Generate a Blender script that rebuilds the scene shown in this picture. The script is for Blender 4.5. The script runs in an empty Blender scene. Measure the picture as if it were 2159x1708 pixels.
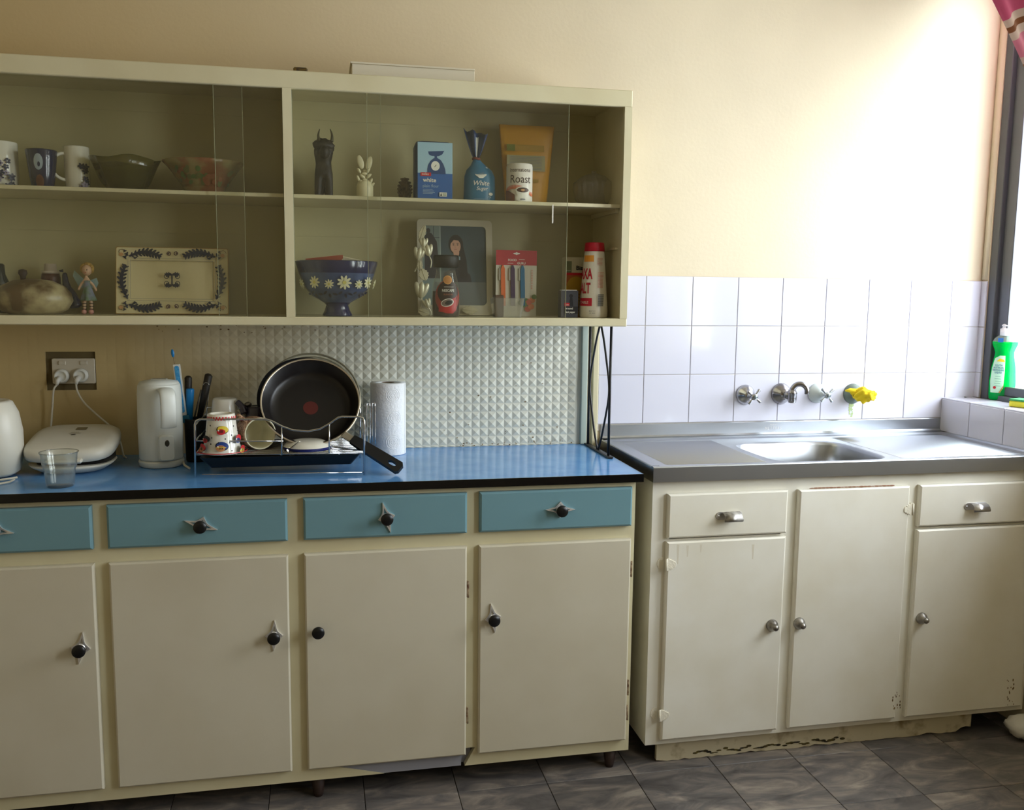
import bpy, bmesh, math, random
from math import sin, cos, pi, radians, sqrt, atan2
from mathutils import Vector, Matrix, noise

sc = bpy.context.scene
COL = sc.collection
random.seed(7)

# ---------------------------------------------------------------- camera
CAM = Vector((-.9796, -2.6667, 1.2759)); YAW, PIT, ROL, FPX = .2088, .1237, .0112, 1917.37
fw = Vector((sin(YAW)*cos(PIT), cos(YAW)*cos(PIT), -sin(PIT)))
rt = Vector((cos(YAW), -sin(YAW), 0)); up = rt.cross(fw)
RT = rt*cos(ROL)+up*sin(ROL); UP = -rt*sin(ROL)+up*cos(ROL)
cd = bpy.data.cameras.new('camera'); cam = bpy.data.objects.new('camera', cd); COL.objects.link(cam)
cd.sensor_fit = 'HORIZONTAL'; cd.sensor_width = 36; cd.lens = 36*FPX/2159; cd.clip_start = .05
m = Matrix((RT, UP, -fw)).transposed().to_4x4(); m.translation = CAM; cam.matrix_world = m
sc.camera = cam

# ---------------------------------------------------------------- light and exposure
sc.view_settings.view_transform = 'Standard'; sc.view_settings.look = 'None'
sc.view_settings.gamma = 1; sc.view_settings.use_curve_mapping = False
sc.view_settings.exposure = 0.0; sc.cycles.transparent_max_bounces = 32
W = bpy.data.worlds.new('sky'); sc.world = W; W.use_nodes = True
bg = W.node_tree.nodes['Background']; bg.inputs[0].default_value = (.88, .94, 1, 1); bg.inputs[1].default_value = 16.0

def portal(name, loc, rot, sx, sy):
    l = bpy.data.lights.new(name, 'AREA'); l.shape = 'RECTANGLE'; l.size = sx; l.size_y = sy
    l.cycles.is_portal = True
    o = bpy.data.objects.new(name, l); o.location = loc; o.rotation_euler = rot; COL.objects.link(o); return o
portal('window_portal', (1.24, -.80, 1.62), (0, radians(90), 0), 1.32, 1.44)
portal('fill_portal', (1.24, -2.25, 1.58), (0, radians(90), 0), 1.24, .68)  # portal for the added fill window

# ---------------------------------------------------------------- helpers
def ray(a, b): return fw+RT*((a-1079.5)/FPX)+UP*((854-b)/FPX)
def ay(a, b, y): d = ray(a, b); return CAM+d*((y-CAM.y)/d.y)
def az(a, b, z): d = ray(a, b); return CAM+d*((z-CAM.z)/d.z)
def ax(a, b, x): d = ray(a, b); return CAM+d*((x-CAM.x)/d.x)
def mpp(p): return (Vector(p)-CAM).dot(fw)/FPX       # metres per photo pixel at a point

def lin(c):
    c = c/255 if c > 1 else c
    return c/12.92 if c <= .04045 else ((c+.055)/1.055)**2.4
def rgb(r, g, b): return (lin(float(r) if r > 1 else r), lin(float(g) if g > 1 else g), lin(float(b) if b > 1 else b), 1)

MATS = {}
def mat(name, col, rough=.5, metal=0, var=0, vscale=8, col2=None, bump=0, bscale=60, trans=0, ior=1.45, alpha=1, spec=.5, coat=0, sub=0, ramp=(.4, .65)):
    if name in MATS: return MATS[name]
    M = bpy.data.materials.new(name); M.use_nodes = True; nt = M.node_tree; p = nt.nodes['Principled BSDF']
    p.inputs['Base Color'].default_value = rgb(*col); p.inputs['Roughness'].default_value = rough
    p.inputs['Metallic'].default_value = metal; p.inputs['IOR'].default_value = ior
    p.inputs['Transmission Weight'].default_value = trans; p.inputs['Alpha'].default_value = alpha
    p.inputs['Specular IOR Level'].default_value = spec; p.inputs['Coat Weight'].default_value = coat
    if col2 or var or bump:
        tc = nt.nodes.new('ShaderNodeTexCoord')
    if col2 or var:
        n = nt.nodes.new('ShaderNodeTexNoise'); n.inputs['Scale'].default_value = vscale; n.inputs['Detail'].default_value = 6
        nt.links.new(tc.outputs['Object'], n.inputs['Vector'])
        r = nt.nodes.new('ShaderNodeValToRGB'); r.color_ramp.elements[0].position = ramp[0]; r.color_ramp.elements[1].position = ramp[1]
        c1 = rgb(*col); c2 = rgb(*col2) if col2 else tuple(x*(1-var) for x in c1[:3])+(1,)
        r.color_ramp.elements[0].color = c1; r.color_ramp.elements[1].color = c2
        nt.links.new(n.outputs['Fac'], r.inputs[0]); nt.links.new(r.outputs[0], p.inputs['Base Color'])
    if bump:
        n2 = nt.nodes.new('ShaderNodeTexNoise'); n2.inputs['Scale'].default_value = bscale; n2.inputs['Detail'].default_value = 4
        nt.links.new(tc.outputs['Object'], n2.inputs['Vector'])
        b = nt.nodes.new('ShaderNodeBump'); b.inputs['Strength'].default_value = bump; b.inputs['Distance'].default_value = .003
        nt.links.new(n2.outputs['Fac'], b.inputs['Height']); nt.links.new(b.outputs[0], p.inputs['Normal'])
    MATS[name] = M; return M

def glassmat(name, tint=(1, 1, 1), gloss=1.0, dust=0.0, rough=0.02, dustcol=(.8, .78, .7), minf=0):
    """thin sheet glass: see-through with fresnel reflection and a little dust"""
    if name in MATS: return MATS[name]
    M = bpy.data.materials.new(name); M.use_nodes = True; nt = M.node_tree; nt.nodes.clear()
    o = nt.nodes.new('ShaderNodeOutputMaterial'); t = nt.nodes.new('ShaderNodeBsdfTransparent'); t.inputs[0].default_value = (*tint, 1)
    g = nt.nodes.new('ShaderNodeBsdfGlossy'); g.inputs['Roughness'].default_value = rough
    f0 = nt.nodes.new('ShaderNodeLayerWeight'); f0.inputs[0].default_value = .5
    f1 = nt.nodes.new('ShaderNodeMath'); f1.operation = 'POWER'; f1.inputs[1].default_value = 4.5; nt.links.new(f0.outputs['Facing'], f1.inputs[0])
    f = nt.nodes.new('ShaderNodeMath'); f.operation = 'MULTIPLY_ADD'; f.inputs[1].default_value = .95; f.inputs[2].default_value = .045; nt.links.new(f1.outputs[0], f.inputs[0])
    mu = nt.nodes.new('ShaderNodeMath'); mu.operation = 'MULTIPLY_ADD'; mu.inputs[1].default_value = gloss; mu.inputs[2].default_value = minf
    nt.links.new(f.outputs[0], mu.inputs[0])
    mx = nt.nodes.new('ShaderNodeMixShader'); nt.links.new(mu.outputs[0], mx.inputs[0]); nt.links.new(t.outputs[0], mx.inputs[1]); nt.links.new(g.outputs[0], mx.inputs[2])
    last = mx
    if dust:
        d = nt.nodes.new('ShaderNodeBsdfDiffuse'); d.inputs[0].default_value = (*dustcol, 1)
        m2 = nt.nodes.new('ShaderNodeMixShader'); m2.inputs[0].default_value = dust
        nt.links.new(mx.outputs[0], m2.inputs[1]); nt.links.new(d.outputs[0], m2.inputs[2]); last = m2
    nt.links.new(last.outputs[0], o.inputs[0]); MATS[name] = M; return M

class G:
    """collects geometry in world coordinates (through the transform T)"""
    def __init__(s): s.v = []; s.f = []; s.mi = []; s.sm = []; s.T = Matrix()
    def add(s, vs, fs, m=0, smooth=False):
        b = len(s.v); s.v += [s.T @ Vector(p) for p in vs]
        for f in fs: s.f.append([b+i for i in f]); s.mi.append(m); s.sm.append(smooth)
        return s
    def box(s, x0, x1, y0, y1, z0, z1, m=0, c=0):
        if x0 > x1: x0, x1 = x1, x0
        if y0 > y1: y0, y1 = y1, y0
        if z0 > z1: z0, z1 = z1, z0
        if c <= 0:
            vs = [(x, y, z) for x in (x0, x1) for y in (y0, y1) for z in (z0, z1)]
            return s.add(vs, [(0, 1, 3, 2), (4, 6, 7, 5), (0, 4, 5, 1), (2, 3, 7, 6), (0, 2, 6, 4), (1, 5, 7, 3)], m)
        c = min(c, (x1-x0)*.49, (y1-y0)*.49, (z1-z0)*.49)
        bm = bmesh.new(); bmesh.ops.create_cube(bm, size=1)
        for v in bm.verts: v.co = Vector((x0+(v.co.x+.5)*(x1-x0), y0+(v.co.y+.5)*(y1-y0), z0+(v.co.z+.5)*(z1-z0)))
        bmesh.ops.bevel(bm, geom=bm.edges[:], offset=c, segments=1, affect='EDGES')
        s.bm(bm, m); return s
    def bm(s, bm, m=0, smooth=False):
        bm.verts.index_update()
        s.add([v.co.copy() for v in bm.verts], [[v.index for v in f.verts] for f in bm.faces], m, smooth); bm.free(); return s
    def lathe(s, prof, c=(0, 0, 0), seg=32, m=0, sx=1, sy=1, smooth=True, wob=None, cap=True, a0=0, a1=2*pi):
        full = abs(a1-a0-2*pi) < 1e-6
        n = seg if full else seg+1; vs = []; fs = []
        for i, (r, z) in enumerate(prof):
            for k in range(n):
                a = a0+(a1-a0)*k/seg; rr = r*(wob(a, z, i) if wob else 1)
                vs.append((c[0]+rr*cos(a)*sx, c[1]+rr*sin(a)*sy, c[2]+z))
        for i in range(len(prof)-1):
            for k in range(seg):
                k2 = (k+1) % n
                fs.append((i*n+k, i*n+k2, (i+1)*n+k2, (i+1)*n+k))
        if cap and full:
            if prof[0][0] > 1e-6: fs.append(tuple(range(n-1, -1, -1)))
            if prof[-1][0] > 1e-6: fs.append(tuple((len(prof)-1)*n+k for k in range(n)))
        return s.add(vs, fs, m, smooth)
    def tube(s, pts, r=.002, seg=8, m=0, closed=False, smooth=True, rs=None, flat=1):
        pts = [Vector(p) for p in pts]; n = len(pts); vs = []; fs = []; prev = None
        for i, p in enumerate(pts):
            a = pts[(i-1) % n] if (closed or i > 0) else p; b = pts[(i+1) % n] if (closed or i < n-1) else p
            t = (b-a).normalized() if (b-a).length > 1e-9 else Vector((0, 0, 1))
            if prev is None:
                u = t.orthogonal().normalized()
                if abs(t.z) < .9: u = (Vector((0, 0, 1))-t*t.z).normalized()
            else: u = (prev-t*prev.dot(t)).normalized()
            prev = u; w = t.cross(u); rr = rs[i] if rs else r
            for k in range(seg): a_ = 2*pi*k/seg; vs.append(p+u*(rr*cos(a_)*flat)+w*(rr*sin(a_)))
        for i in range(n if closed else n-1):
            j = (i+1) % n
            for k in range(seg):
                k2 = (k+1) % seg; fs.append((i*seg+k, i*seg+k2, j*seg+k2, j*seg+k))
        if not closed: fs.append(tuple(range(seg-1, -1, -1))); fs.append(tuple((n-1)*seg+k for k in range(seg)))
        return s.add(vs, fs, m, smooth)
    def ball(s, c, r, m=0, seg=16, sx=1, sy=1, sz=1, bump=0, bs=30):
        prof = [(sin(pi*i/10)*1.0, -cos(pi*i/10)) for i in range(11)]
        vs = []; fs = []
        for i, (q, z) in enumerate(prof):
            for k in range(seg):
                a = 2*pi*k/seg; d = Vector((q*cos(a), q*sin(a), z)); rr = r*(1+(bump*noise.noise(d*bs*.1+Vector(c)*40) if bump else 0))
                vs.append((c[0]+d.x*rr*sx, c[1]+d.y*rr*sy, c[2]+d.z*rr*sz))
        for i in range(10):
            for k in range(seg): k2 = (k+1) % seg; fs.append((i*seg+k, i*seg+k2, (i+1)*seg+k2, (i+1)*seg+k))
        return s.add(vs, fs, m, True)
    def prism(s, out, y0, y1, m=0, c=0, smooth=False):
        """outline [(x,z)] extruded along y from y0 (front) to y1 (back); c = chamfer on the front"""
        n = len(out); cx = sum(p[0] for p in out)/n; cz = sum(p[1] for p in out)/n; vs = []; fs = []
        if c:
            k = []
            for x, z in out:
                d = Vector((x-cx, z-cz)); L = max(d.length, 1e-9); d *= max(0, (L-c))/L; k.append((cx+d.x, cz+d.y))
            sgn = 1 if y1 > y0 else -1
            vs = [(x, y0, z) for x, z in k]+[(x, y0+sgn*c, z) for x, z in out]+[(x, y1, z) for x, z in out]; L = 3
        else: vs = [(x, y0, z) for x, z in out]+[(x, y1, z) for x, z in out]; L = 2
        for j in range(L-1):
            for i in range(n): i2 = (i+1) % n; fs.append((j*n+i, j*n+i2, (j+1)*n+i2, (j+1)*n+i))
        fs.append(tuple(range(n-1, -1, -1))); fs.append(tuple((L-1)*n+i for i in range(n)))
        return s.add(vs, fs, m, smooth)
    def ringp(s, outer, inner, y0, y1, m=0):
        n = len(outer)
        vs = [(x, y0, z) for x, z in outer]+[(x, y0, z) for x, z in inner]+[(x, y1, z) for x, z in outer]+[(x, y1, z) for x, z in inner]
        fs = []
        for i in range(n):
            j = (i+1) % n
            fs += [(i, j, n+j, n+i), (2*n+i, 3*n+i, 3*n+j, 2*n+j), (i, 2*n+i, 2*n+j, j), (n+i, n+j, 3*n+j, 3*n+i)]
        return s.add(vs, fs, m)

def rrect(x0, x1, z0, z1, r, k=5):
    o = []
    for cx, cz, a in ((x1-r, z1-r, 0), (x0+r, z1-r, pi/2), (x0+r, z0+r, pi), (x1-r, z0+r, 3*pi/2)):
        for i in range(k+1): t = a+pi/2*i/k; o.append((cx+r*cos(t), cz+r*sin(t)))
    return o
def ell(cx, cz, rx, rz, n=24, rot=0): return [(cx+rx*cos(a)*cos(rot)-rz*sin(a)*sin(rot), cz+rx*cos(a)*sin(rot)+rz*sin(a)*cos(rot)) for a in [2*pi*i/n for i in range(n)]]

def build(name, g, mats, parent=None, kind=None, label=None, autosmooth=True):
    me = bpy.data.meshes.new(name); off = Vector(parent['_o']) if parent is not None and '_o' in parent else Vector()
    me.from_pydata([tuple(v-off) for v in g.v], [], g.f)
    for mm in (mats if isinstance(mats, (list, tuple)) else [mats]): me.materials.append(mm)
    me.polygons.foreach_set('material_index', g.mi); me.polygons.foreach_set('use_smooth', g.sm)
    bm = bmesh.new(); bm.from_mesh(me); bmesh.ops.delete(bm, geom=[v for v in bm.verts if not v.link_faces], context='VERTS'); bmesh.ops.recalc_face_normals(bm, faces=bm.faces); bm.to_mesh(me); bm.free(); me.update()
    o = bpy.data.objects.new(name, me); COL.objects.link(o)
    if parent is not None: o.parent = parent; o['_o'] = tuple(off)
    if kind: o['kind'] = kind
    if label: o['label'] = label
    return o
def flatbuild(name, g, mats, parent=None, label=None):   # decals: keep the normals as made
    me = bpy.data.meshes.new(name); off = Vector(parent['_o']) if parent is not None and '_o' in parent else Vector()
    me.from_pydata([tuple(v-off) for v in g.v], [], g.f)
    for mm in mats: me.materials.append(mm)
    me.polygons.foreach_set('material_index', g.mi)
    o = bpy.data.objects.new(name, me); COL.objects.link(o)
    if parent is not None: o.parent = parent; o['_o'] = tuple(off)
    if label: o['label'] = label
    return o
def thing(name, label, cat, loc, group=None):
    o = bpy.data.objects.new(name, None); o.location = loc; o.empty_display_size = .03; COL.objects.link(o)
    o['_o'] = tuple(loc); tag(o, label, cat, group); return o
def tag(o, label, cat, group=None):
    o['label'] = label; o['category'] = cat
    if group: o['group'] = group
def struct(name, g, mats, parent=None):
    o = build(name, g, mats, parent)
    if parent is None: o['kind'] = 'structure'; o['_o'] = (0, 0, 0)
    return o
def inst(name, me, loc, parent, rot=None):
    o = bpy.data.objects.new(name, me); COL.objects.link(o); o.parent = parent
    o.location = Vector(loc)-Vector(parent['_o'])
    if rot: o.rotation_euler = rot
    return o
def meshof(g, mats, name='m'):
    o = build(name, g, mats); me = o.data; bpy.data.objects.remove(o); return me
def skin(name, verts, edges, rad, mats, parent, sub=2, root=0):
    off = Vector(parent['_o']); me = bpy.data.meshes.new(name); me.from_pydata([tuple(Vector(v)-off) for v in verts], edges, [])
    mm = mats if isinstance(mats, (list, tuple)) else [mats]
    for x in mm: me.materials.append(x)
    o = bpy.data.objects.new(name, me); COL.objects.link(o); o.parent = parent; o['_o'] = tuple(off)
    sk = o.modifiers.new('skin', 'SKIN'); sk.use_smooth_shade = True
    d = me.skin_vertices[0].data
    for i, r in enumerate(rad): d[i].radius = (r, r) if not isinstance(r, tuple) else r; d[i].use_root = (i == root)
    o.modifiers.new('sub', 'SUBSURF').levels = sub; o.modifiers['sub'].render_levels = sub
    return o

_tc = {}
def textmesh(body, bold=0):
    k = (body, bold)
    if k not in _tc:
        cu = bpy.data.curves.new('t', 'FONT'); cu.body = body; cu.size = 1; cu.offset = bold; cu.resolution_u = 3
        o = bpy.data.objects.new('t', cu); COL.objects.link(o)
        dg = bpy.context.evaluated_depsgraph_get(); me = bpy.data.meshes.new_from_object(o.evaluated_get(dg))
        vs = [(v.co.x, v.co.y) for v in me.vertices]; fs = [tuple(p.vertices) for p in me.polygons]
        bpy.data.objects.remove(o); bpy.data.curves.remove(cu); bpy.data.meshes.remove(me)
        _tc[k] = (vs, fs)
    return _tc[k]
class Dec:
    """flat print laid on a surface: mp(u, v, layer) gives the point in space"""
    def __init__(s, mp): s.g = G(); s.mp = mp; s.l = 0
    def curved(s, u, v):
        a, b, c = s.mp(u-.01, v, 1), s.mp(u, v, 1), s.mp(u+.01, v, 1); return ((Vector(a)+Vector(c))/2-Vector(b)).length > 2e-5
    def poly(s, pts, m):
        s.l += 1
        if s.curved(*pts[0]) or s.curved(sum(p[0] for p in pts)/len(pts), pts[0][1]):
            bm = bmesh.new(); f = bm.faces.new([bm.verts.new((u, v, 0)) for u, v in pts]); bmesh.ops.triangulate(bm, faces=[f])
            for _ in range(4):
                es = [e for e in bm.edges if abs(e.verts[0].co.x-e.verts[1].co.x) > .0035]
                if not es: break
                bmesh.ops.subdivide_edges(bm, edges=es, cuts=1); bmesh.ops.triangulate(bm, faces=bm.faces[:])
            bm.verts.index_update(); s.g.add([s.mp(w.co.x, w.co.y, s.l) for w in bm.verts], [[w.index for w in f.verts] for f in bm.faces], m); bm.free(); return s
        s.g.add([s.mp(u, v, s.l) for u, v in pts], [tuple(range(len(pts)))], m); return s
    def rect(s, u0, u1, v0, v1, m, n=1, nv=1):
        s.l += 1; vs = []; fs = []
        for j in range(nv+1):
            for i in range(n+1): vs.append(s.mp(u0+(u1-u0)*i/n, v0+(v1-v0)*j/nv, s.l))
        for j in range(nv):
            for i in range(n): a = j*(n+1)+i; fs.append((a, a+1, a+n+2, a+n+1))
        s.g.add(vs, fs, m); return s
    def ell(s, cu, cv, ru, rv, m, n=20, rot=0):
        p = ell(cu, cv, ru, rv, n, rot)
        if ru > .006 and s.curved(cu, cv): return s.poly(p, m)
        s.l += 1
        s.g.add([s.mp(cu, cv, s.l)]+[s.mp(a, b, s.l) for a, b in p], [(0, 1+i, 1+(i+1) % n) for i in range(n)], m); return s
    def stroke(s, pts, w, m):
        s.l += 1; n = len(pts); vs = []
        for i, p in enumerate(pts):
            a = pts[max(0, i-1)]; b = pts[min(n-1, i+1)]; d = Vector((b[0]-a[0], b[1]-a[1])); d = d.normalized() if d.length else Vector((1, 0))
            ww = w[i] if isinstance(w, (list, tuple)) else w
            vs += [s.mp(p[0]-d.y*ww/2, p[1]+d.x*ww/2, s.l), s.mp(p[0]+d.y*ww/2, p[1]-d.x*ww/2, s.l)]
        s.g.add(vs, [(2*i, 2*i+1, 2*i+3, 2*i+2) for i in range(n-1)], m); return s
    def text(s, body, u, v, size, m, bold=.0, sx=1, rot=0, align='c', shear=0):
        s.l += 1; vs, fs = textmesh(body, bold)
        if not vs: return s
        x0 = min(p[0] for p in vs); x1 = max(p[0] for p in vs); c = (x0+x1)/2 if align == 'c' else x0
        q = [((p[0]-c+shear*p[1])*size*sx, p[1]*size) for p in vs]
        s.g.add([s.mp(u+a*cos(rot)-b*sin(rot), v+a*sin(rot)+b*cos(rot), s.l) for a, b in q], fs, m); return s
    def make(s, name, mats, parent, label=None): return flatbuild(name, s.g, mats, parent, label)
def planemap(o, e=.00018):   # o: lower-left origin point on a plane facing -y
    return lambda u, v, l: (o[0]+u, o[1]-e*l-.0003, o[2]+v)
def cylmap(c, R, z0, ang=0, e=.00018):   # R: radius or function of height above z0
    def f(u, v, l):
        r = R(v) if callable(R) else R
        a = u/max(r, .004)+ang; rr = r+e*l+.0004
        return (c[0]+rr*sin(a), c[1]-rr*cos(a), z0+v)
    return f
def facing(c): return atan2(CAM.x-c[0], -(CAM.y-c[1]))   # angle that turns a wrap towards the camera
def prof_at(prof):
    def f(v):
        for (r0, z0), (r1, z1) in zip(prof, prof[1:]):
            if z0 <= v <= z1 and z1 > z0: return r0+(r1-r0)*(v-z0)/(z1-z0)
        return prof[-1][0] if v > prof[-1][1] else prof[0][0]
    return f

# ---------------------------------------------------------------- materials
def tan_left(M, col, a_, b_):
    """blends the base paint into col along -x, with a noisy border"""
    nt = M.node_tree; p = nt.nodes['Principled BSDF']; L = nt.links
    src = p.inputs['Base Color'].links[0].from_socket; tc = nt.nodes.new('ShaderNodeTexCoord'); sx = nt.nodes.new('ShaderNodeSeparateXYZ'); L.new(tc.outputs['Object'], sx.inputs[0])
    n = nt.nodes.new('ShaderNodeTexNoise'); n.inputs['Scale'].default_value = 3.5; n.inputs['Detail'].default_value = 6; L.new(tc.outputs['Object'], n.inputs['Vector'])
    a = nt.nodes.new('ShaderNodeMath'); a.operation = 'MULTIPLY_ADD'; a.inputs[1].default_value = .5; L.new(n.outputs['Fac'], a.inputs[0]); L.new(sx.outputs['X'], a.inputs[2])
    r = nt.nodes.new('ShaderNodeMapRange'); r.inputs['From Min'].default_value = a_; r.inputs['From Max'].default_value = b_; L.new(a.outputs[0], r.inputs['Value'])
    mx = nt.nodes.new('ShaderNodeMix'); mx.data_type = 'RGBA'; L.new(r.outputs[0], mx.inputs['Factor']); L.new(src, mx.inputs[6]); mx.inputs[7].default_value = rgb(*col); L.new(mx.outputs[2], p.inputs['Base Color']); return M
wallp = tan_left(mat('wall_paint', (217, 204, 178), .7, var=.06, vscale=3, bump=.15, bscale=90), (196, 172, 124), .3, -1.7)  # tan blend puts the dimness of the left end into the wall colour
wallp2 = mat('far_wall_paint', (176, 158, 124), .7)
ceilp = mat('ceiling_paint', (206, 196, 172), .8)
hutchp = mat('cream_enamel', (214, 206, 172), .38, col2=(206, 196, 160), vscale=5, bump=.12, bscale=25)
hutchp2 = mat('cream_enamel_door', (207, 200, 180), .36, col2=(199, 191, 169), vscale=3, bump=.15, bscale=18)
inside = mat('inside_paint', (192, 184, 144), .6, var=.08, vscale=4)
bluep = mat('blue_drawer_enamel', (112, 150, 160), .32, var=.06, vscale=4, bump=.1, bscale=20)
sinkp = mat('offwhite_enamel', (238, 235, 224), .38, col2=(229, 224, 208), vscale=4, bump=.12, bscale=18)
grime = mat('grime', (96, 74, 44), .8, col2=(150, 128, 90), vscale=40)
tilew = mat('glazed_white_tile', (214, 214, 228), .12, bump=.02, bscale=12, coat=.3)
groutm = mat('grout', (190, 182, 176), .9)
steel = mat('stainless', (176, 180, 186), .30, metal=1, var=.1, vscale=3)
steeld = mat('stainless_drainer', (158, 162, 168), .32, metal=1)
chrome = mat('chrome', (205, 205, 205), .12, metal=1)
oldchrome = mat('worn_chrome', (166, 162, 156), .36, metal=.9, col2=(112, 106, 100), vscale=60)
blackp = mat('black_plastic', (14, 14, 15), .35)
blackg = mat('black_gloss', (9, 9, 10), .18)
blackiron = mat('black_iron', (24, 22, 24), .4, bump=.2, bscale=120)
whitep = mat('white_plastic', (225, 222, 212), .35)
brownw = mat('dark_brown_wood', (48, 32, 24), .6)
dark = mat('dark_void', (12, 11, 10), .9)

def floor_mat():
    M = bpy.data.materials.new('slate_vinyl'); M.use_nodes = True; nt = M.node_tree; p = nt.nodes['Principled BSDF']; L = nt.links
    tc = nt.nodes.new('ShaderNodeTexCoord'); oi = nt.nodes.new('ShaderNodeObjectInfo')
    cb = nt.nodes.new('ShaderNodeMath'); cb.operation = 'MULTIPLY'; cb.inputs[1].default_value = 40; L.new(oi.outputs['Random'], cb.inputs[0])
    ad = nt.nodes.new('ShaderNodeVectorMath'); ad.operation = 'ADD'; L.new(tc.outputs['Object'], ad.inputs[0]); L.new(cb.outputs[0], ad.inputs[1])
    mp = nt.nodes.new('ShaderNodeMapping'); mp.inputs['Rotation'].default_value = (0, 0, .9); mp.inputs['Scale'].default_value = (1, 2.6, 1); L.new(ad.outputs[0], mp.inputs[0])
    n = nt.nodes.new('ShaderNodeTexNoise'); n.inputs['Scale'].default_value = 5; n.inputs['Detail'].default_value = 9; n.inputs['Roughness'].default_value = .62; n.inputs['Distortion'].default_value = 1.4; L.new(mp.outputs[0], n.inputs['Vector'])
    r = nt.nodes.new('ShaderNodeValToRGB'); e = r.color_ramp.elements; e[0].position = .3; e[0].color = rgb(70, 66, 66); e[1].position = .72; e[1].color = rgb(160, 150, 138)
    k = r.color_ramp.elements.new(.47); k.color = rgb(100, 95, 93); k = r.color_ramp.elements.new(.57); k.color = rgb(124, 115, 108)
    L.new(n.outputs['Fac'], r.inputs[0])
    hs = nt.nodes.new('ShaderNodeHueSaturation'); ma = nt.nodes.new('ShaderNodeMath'); ma.operation = 'MULTIPLY_ADD'; ma.inputs[1].default_value = .4; ma.inputs[2].default_value = .68
    L.new(oi.outputs['Random'], ma.inputs[0]); L.new(ma.outputs[0], hs.inputs['Value']); L.new(r.outputs[0], hs.inputs['Color']); L.new(hs.outputs[0], p.inputs['Base Color'])
    b = nt.nodes.new('ShaderNodeBump'); b.inputs['Strength'].default_value = .25; b.inputs['Distance'].default_value = .003; L.new(n.outputs['Fac'], b.inputs['Height']); L.new(b.outputs[0], p.inputs['Normal'])
    p.inputs['Roughness'].default_value = .42; return M
slate = floor_mat()

# ---------------------------------------------------------------- room shell
XW = 1.06; XG = 1.215; HC = .814; HS = .831; ZS = .942; ZTOP = 2.42; ZHD = 2.29; YB = -3.6; XL = -2.35; ZT = 1.3295; S = .152
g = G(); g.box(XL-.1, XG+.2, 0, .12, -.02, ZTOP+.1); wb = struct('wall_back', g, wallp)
g = G(); g.box(XL-.1, XL, YB-.1, 0, -.02, ZTOP+.1); struct('wall_left', g, wallp2)
g = G(); g.box(XL, XW, YB-.1, YB, -.02, ZTOP+.1); struct('wall_front', g, wallp2)
g = G(); g.box(XL-.1, XG+.25, YB-.1, .1, ZTOP, ZTOP+.1); struct('ceiling', g, ceilp)
# window wall: opening y -0.03..-1.50
g = G()
g.box(XW, XG+.04, YB, 0, -.02, ZS-.008)                 # below the sill
g.box(XW, XG+.04, YB, 0, ZHD, ZTOP+.1)                 # above the head
g.box(XW, XG+.04, -1.9, -1.52, ZS-.008, ZHD); g.box(XW, XG+.04, YB, -2.6, ZS-.008, ZHD)
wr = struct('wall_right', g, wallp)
# rounded plaster nib beside the window frame
g = G(); g.tube([(1.189, -.012, ZT+.004), (1.189, -.012, ZHD)], r=.0165, seg=20); g.box(1.18, 1.26, -.0285, 0, ZS, ZHD)
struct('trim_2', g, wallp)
g = G(); g.box(XL, XW, YB, 0, -.03, -.003); fl = struct('floor', g, mat('floor_joint', (42, 40, 40), .9)); 
GT = .2358; g = G(); g.box(.0008, GT-.0008, -GT+.0008, -.0008, -.003, 0, c=.0009); ftm = meshof(g, slate, 'floor_tile')
k = 0
for j in range(-2, 6):
    for i in range(-6, 9):
        x = -.8855+i*GT; y = -.4943-j*GT
        if x+GT > XW+.001 or x < XL:
            continue
        inst('floor_tile', ftm, (x, y, 0), fl)
g = G(); g.box(.0008, XW-(-.8855+8*GT)-.001, -GT+.0008, -.0008, -.003, 0, c=.0009); fte = meshof(g, slate, 'floor_tile_cut')
for j in range(-2, 6): inst('floor_tile', fte, (-.8855+8*GT, -.4943-j*GT, 0), fl)
g = G()                                                  # rest of the floor behind the viewer
for j in range(6, 13):
    for i in range(-6, 8):
        x = -.8855+i*GT; y = -.4943-j*GT; g.box(x+.0008, x+GT-.0008, y-GT+.0008, y-.0008, -.003, 0)
o = build('floor_tiles', g, slate, fl, kind='stuff')

# wall tiles, three rows behind the sink; they run on into the window recess
def tile_mesh(w, h, nm):
    g = G(); g.box(.0009, w-.0009, -.006, -.001, .0009, h-.0009, c=.0012); return meshof(g, tilew, nm)
tm = tile_mesh(S, S, 'wall_tile'); tme = tile_mesh(1.18-1.064, S, 'wall_tile_cut'); tml = tile_mesh(.146, S, 'wall_tile_left')
g = G(); g.box(-.146, 1.18, -.0035, -.0001, ZT-3*S-.02, ZT); build('grout', g, groutm, wb)
for j in range(3):
    z = ZT-(j+1)*S
    inst('tile', tml, (-.146, 0, z), wb)
    for i in range(7): inst('tile', tm, (i*S, 0, z), wb)
    inst('tile', tme, (7*S, 0, z), wb)
# narrow return tiles beside the window frame
g = G(); g.box(1.1735, 1.18, -.029, -.0062, .001, S-.001, c=.001); tmr = meshof(g, tilew, 'return_tile')
for j in range(3):
    z = ZT-(j+1)*S
    if z > ZS-.01: inst('tile', tmr, (0, 0, z), wb)
g = G(); g.box(1.1735, 1.18, -.029, -.0062, .0, ZT-2*S-ZS-.001, c=.001); inst('tile', meshof(g, tilew, 'rt'), (0, 0, ZS+.001), wb)
# cream edge strip between splash panel and tiles
g = G(); g.box(-.166, -.148, -.014, 0, .80, 1.19, c=.002); struct('trim_3', g, hutchp)
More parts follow.
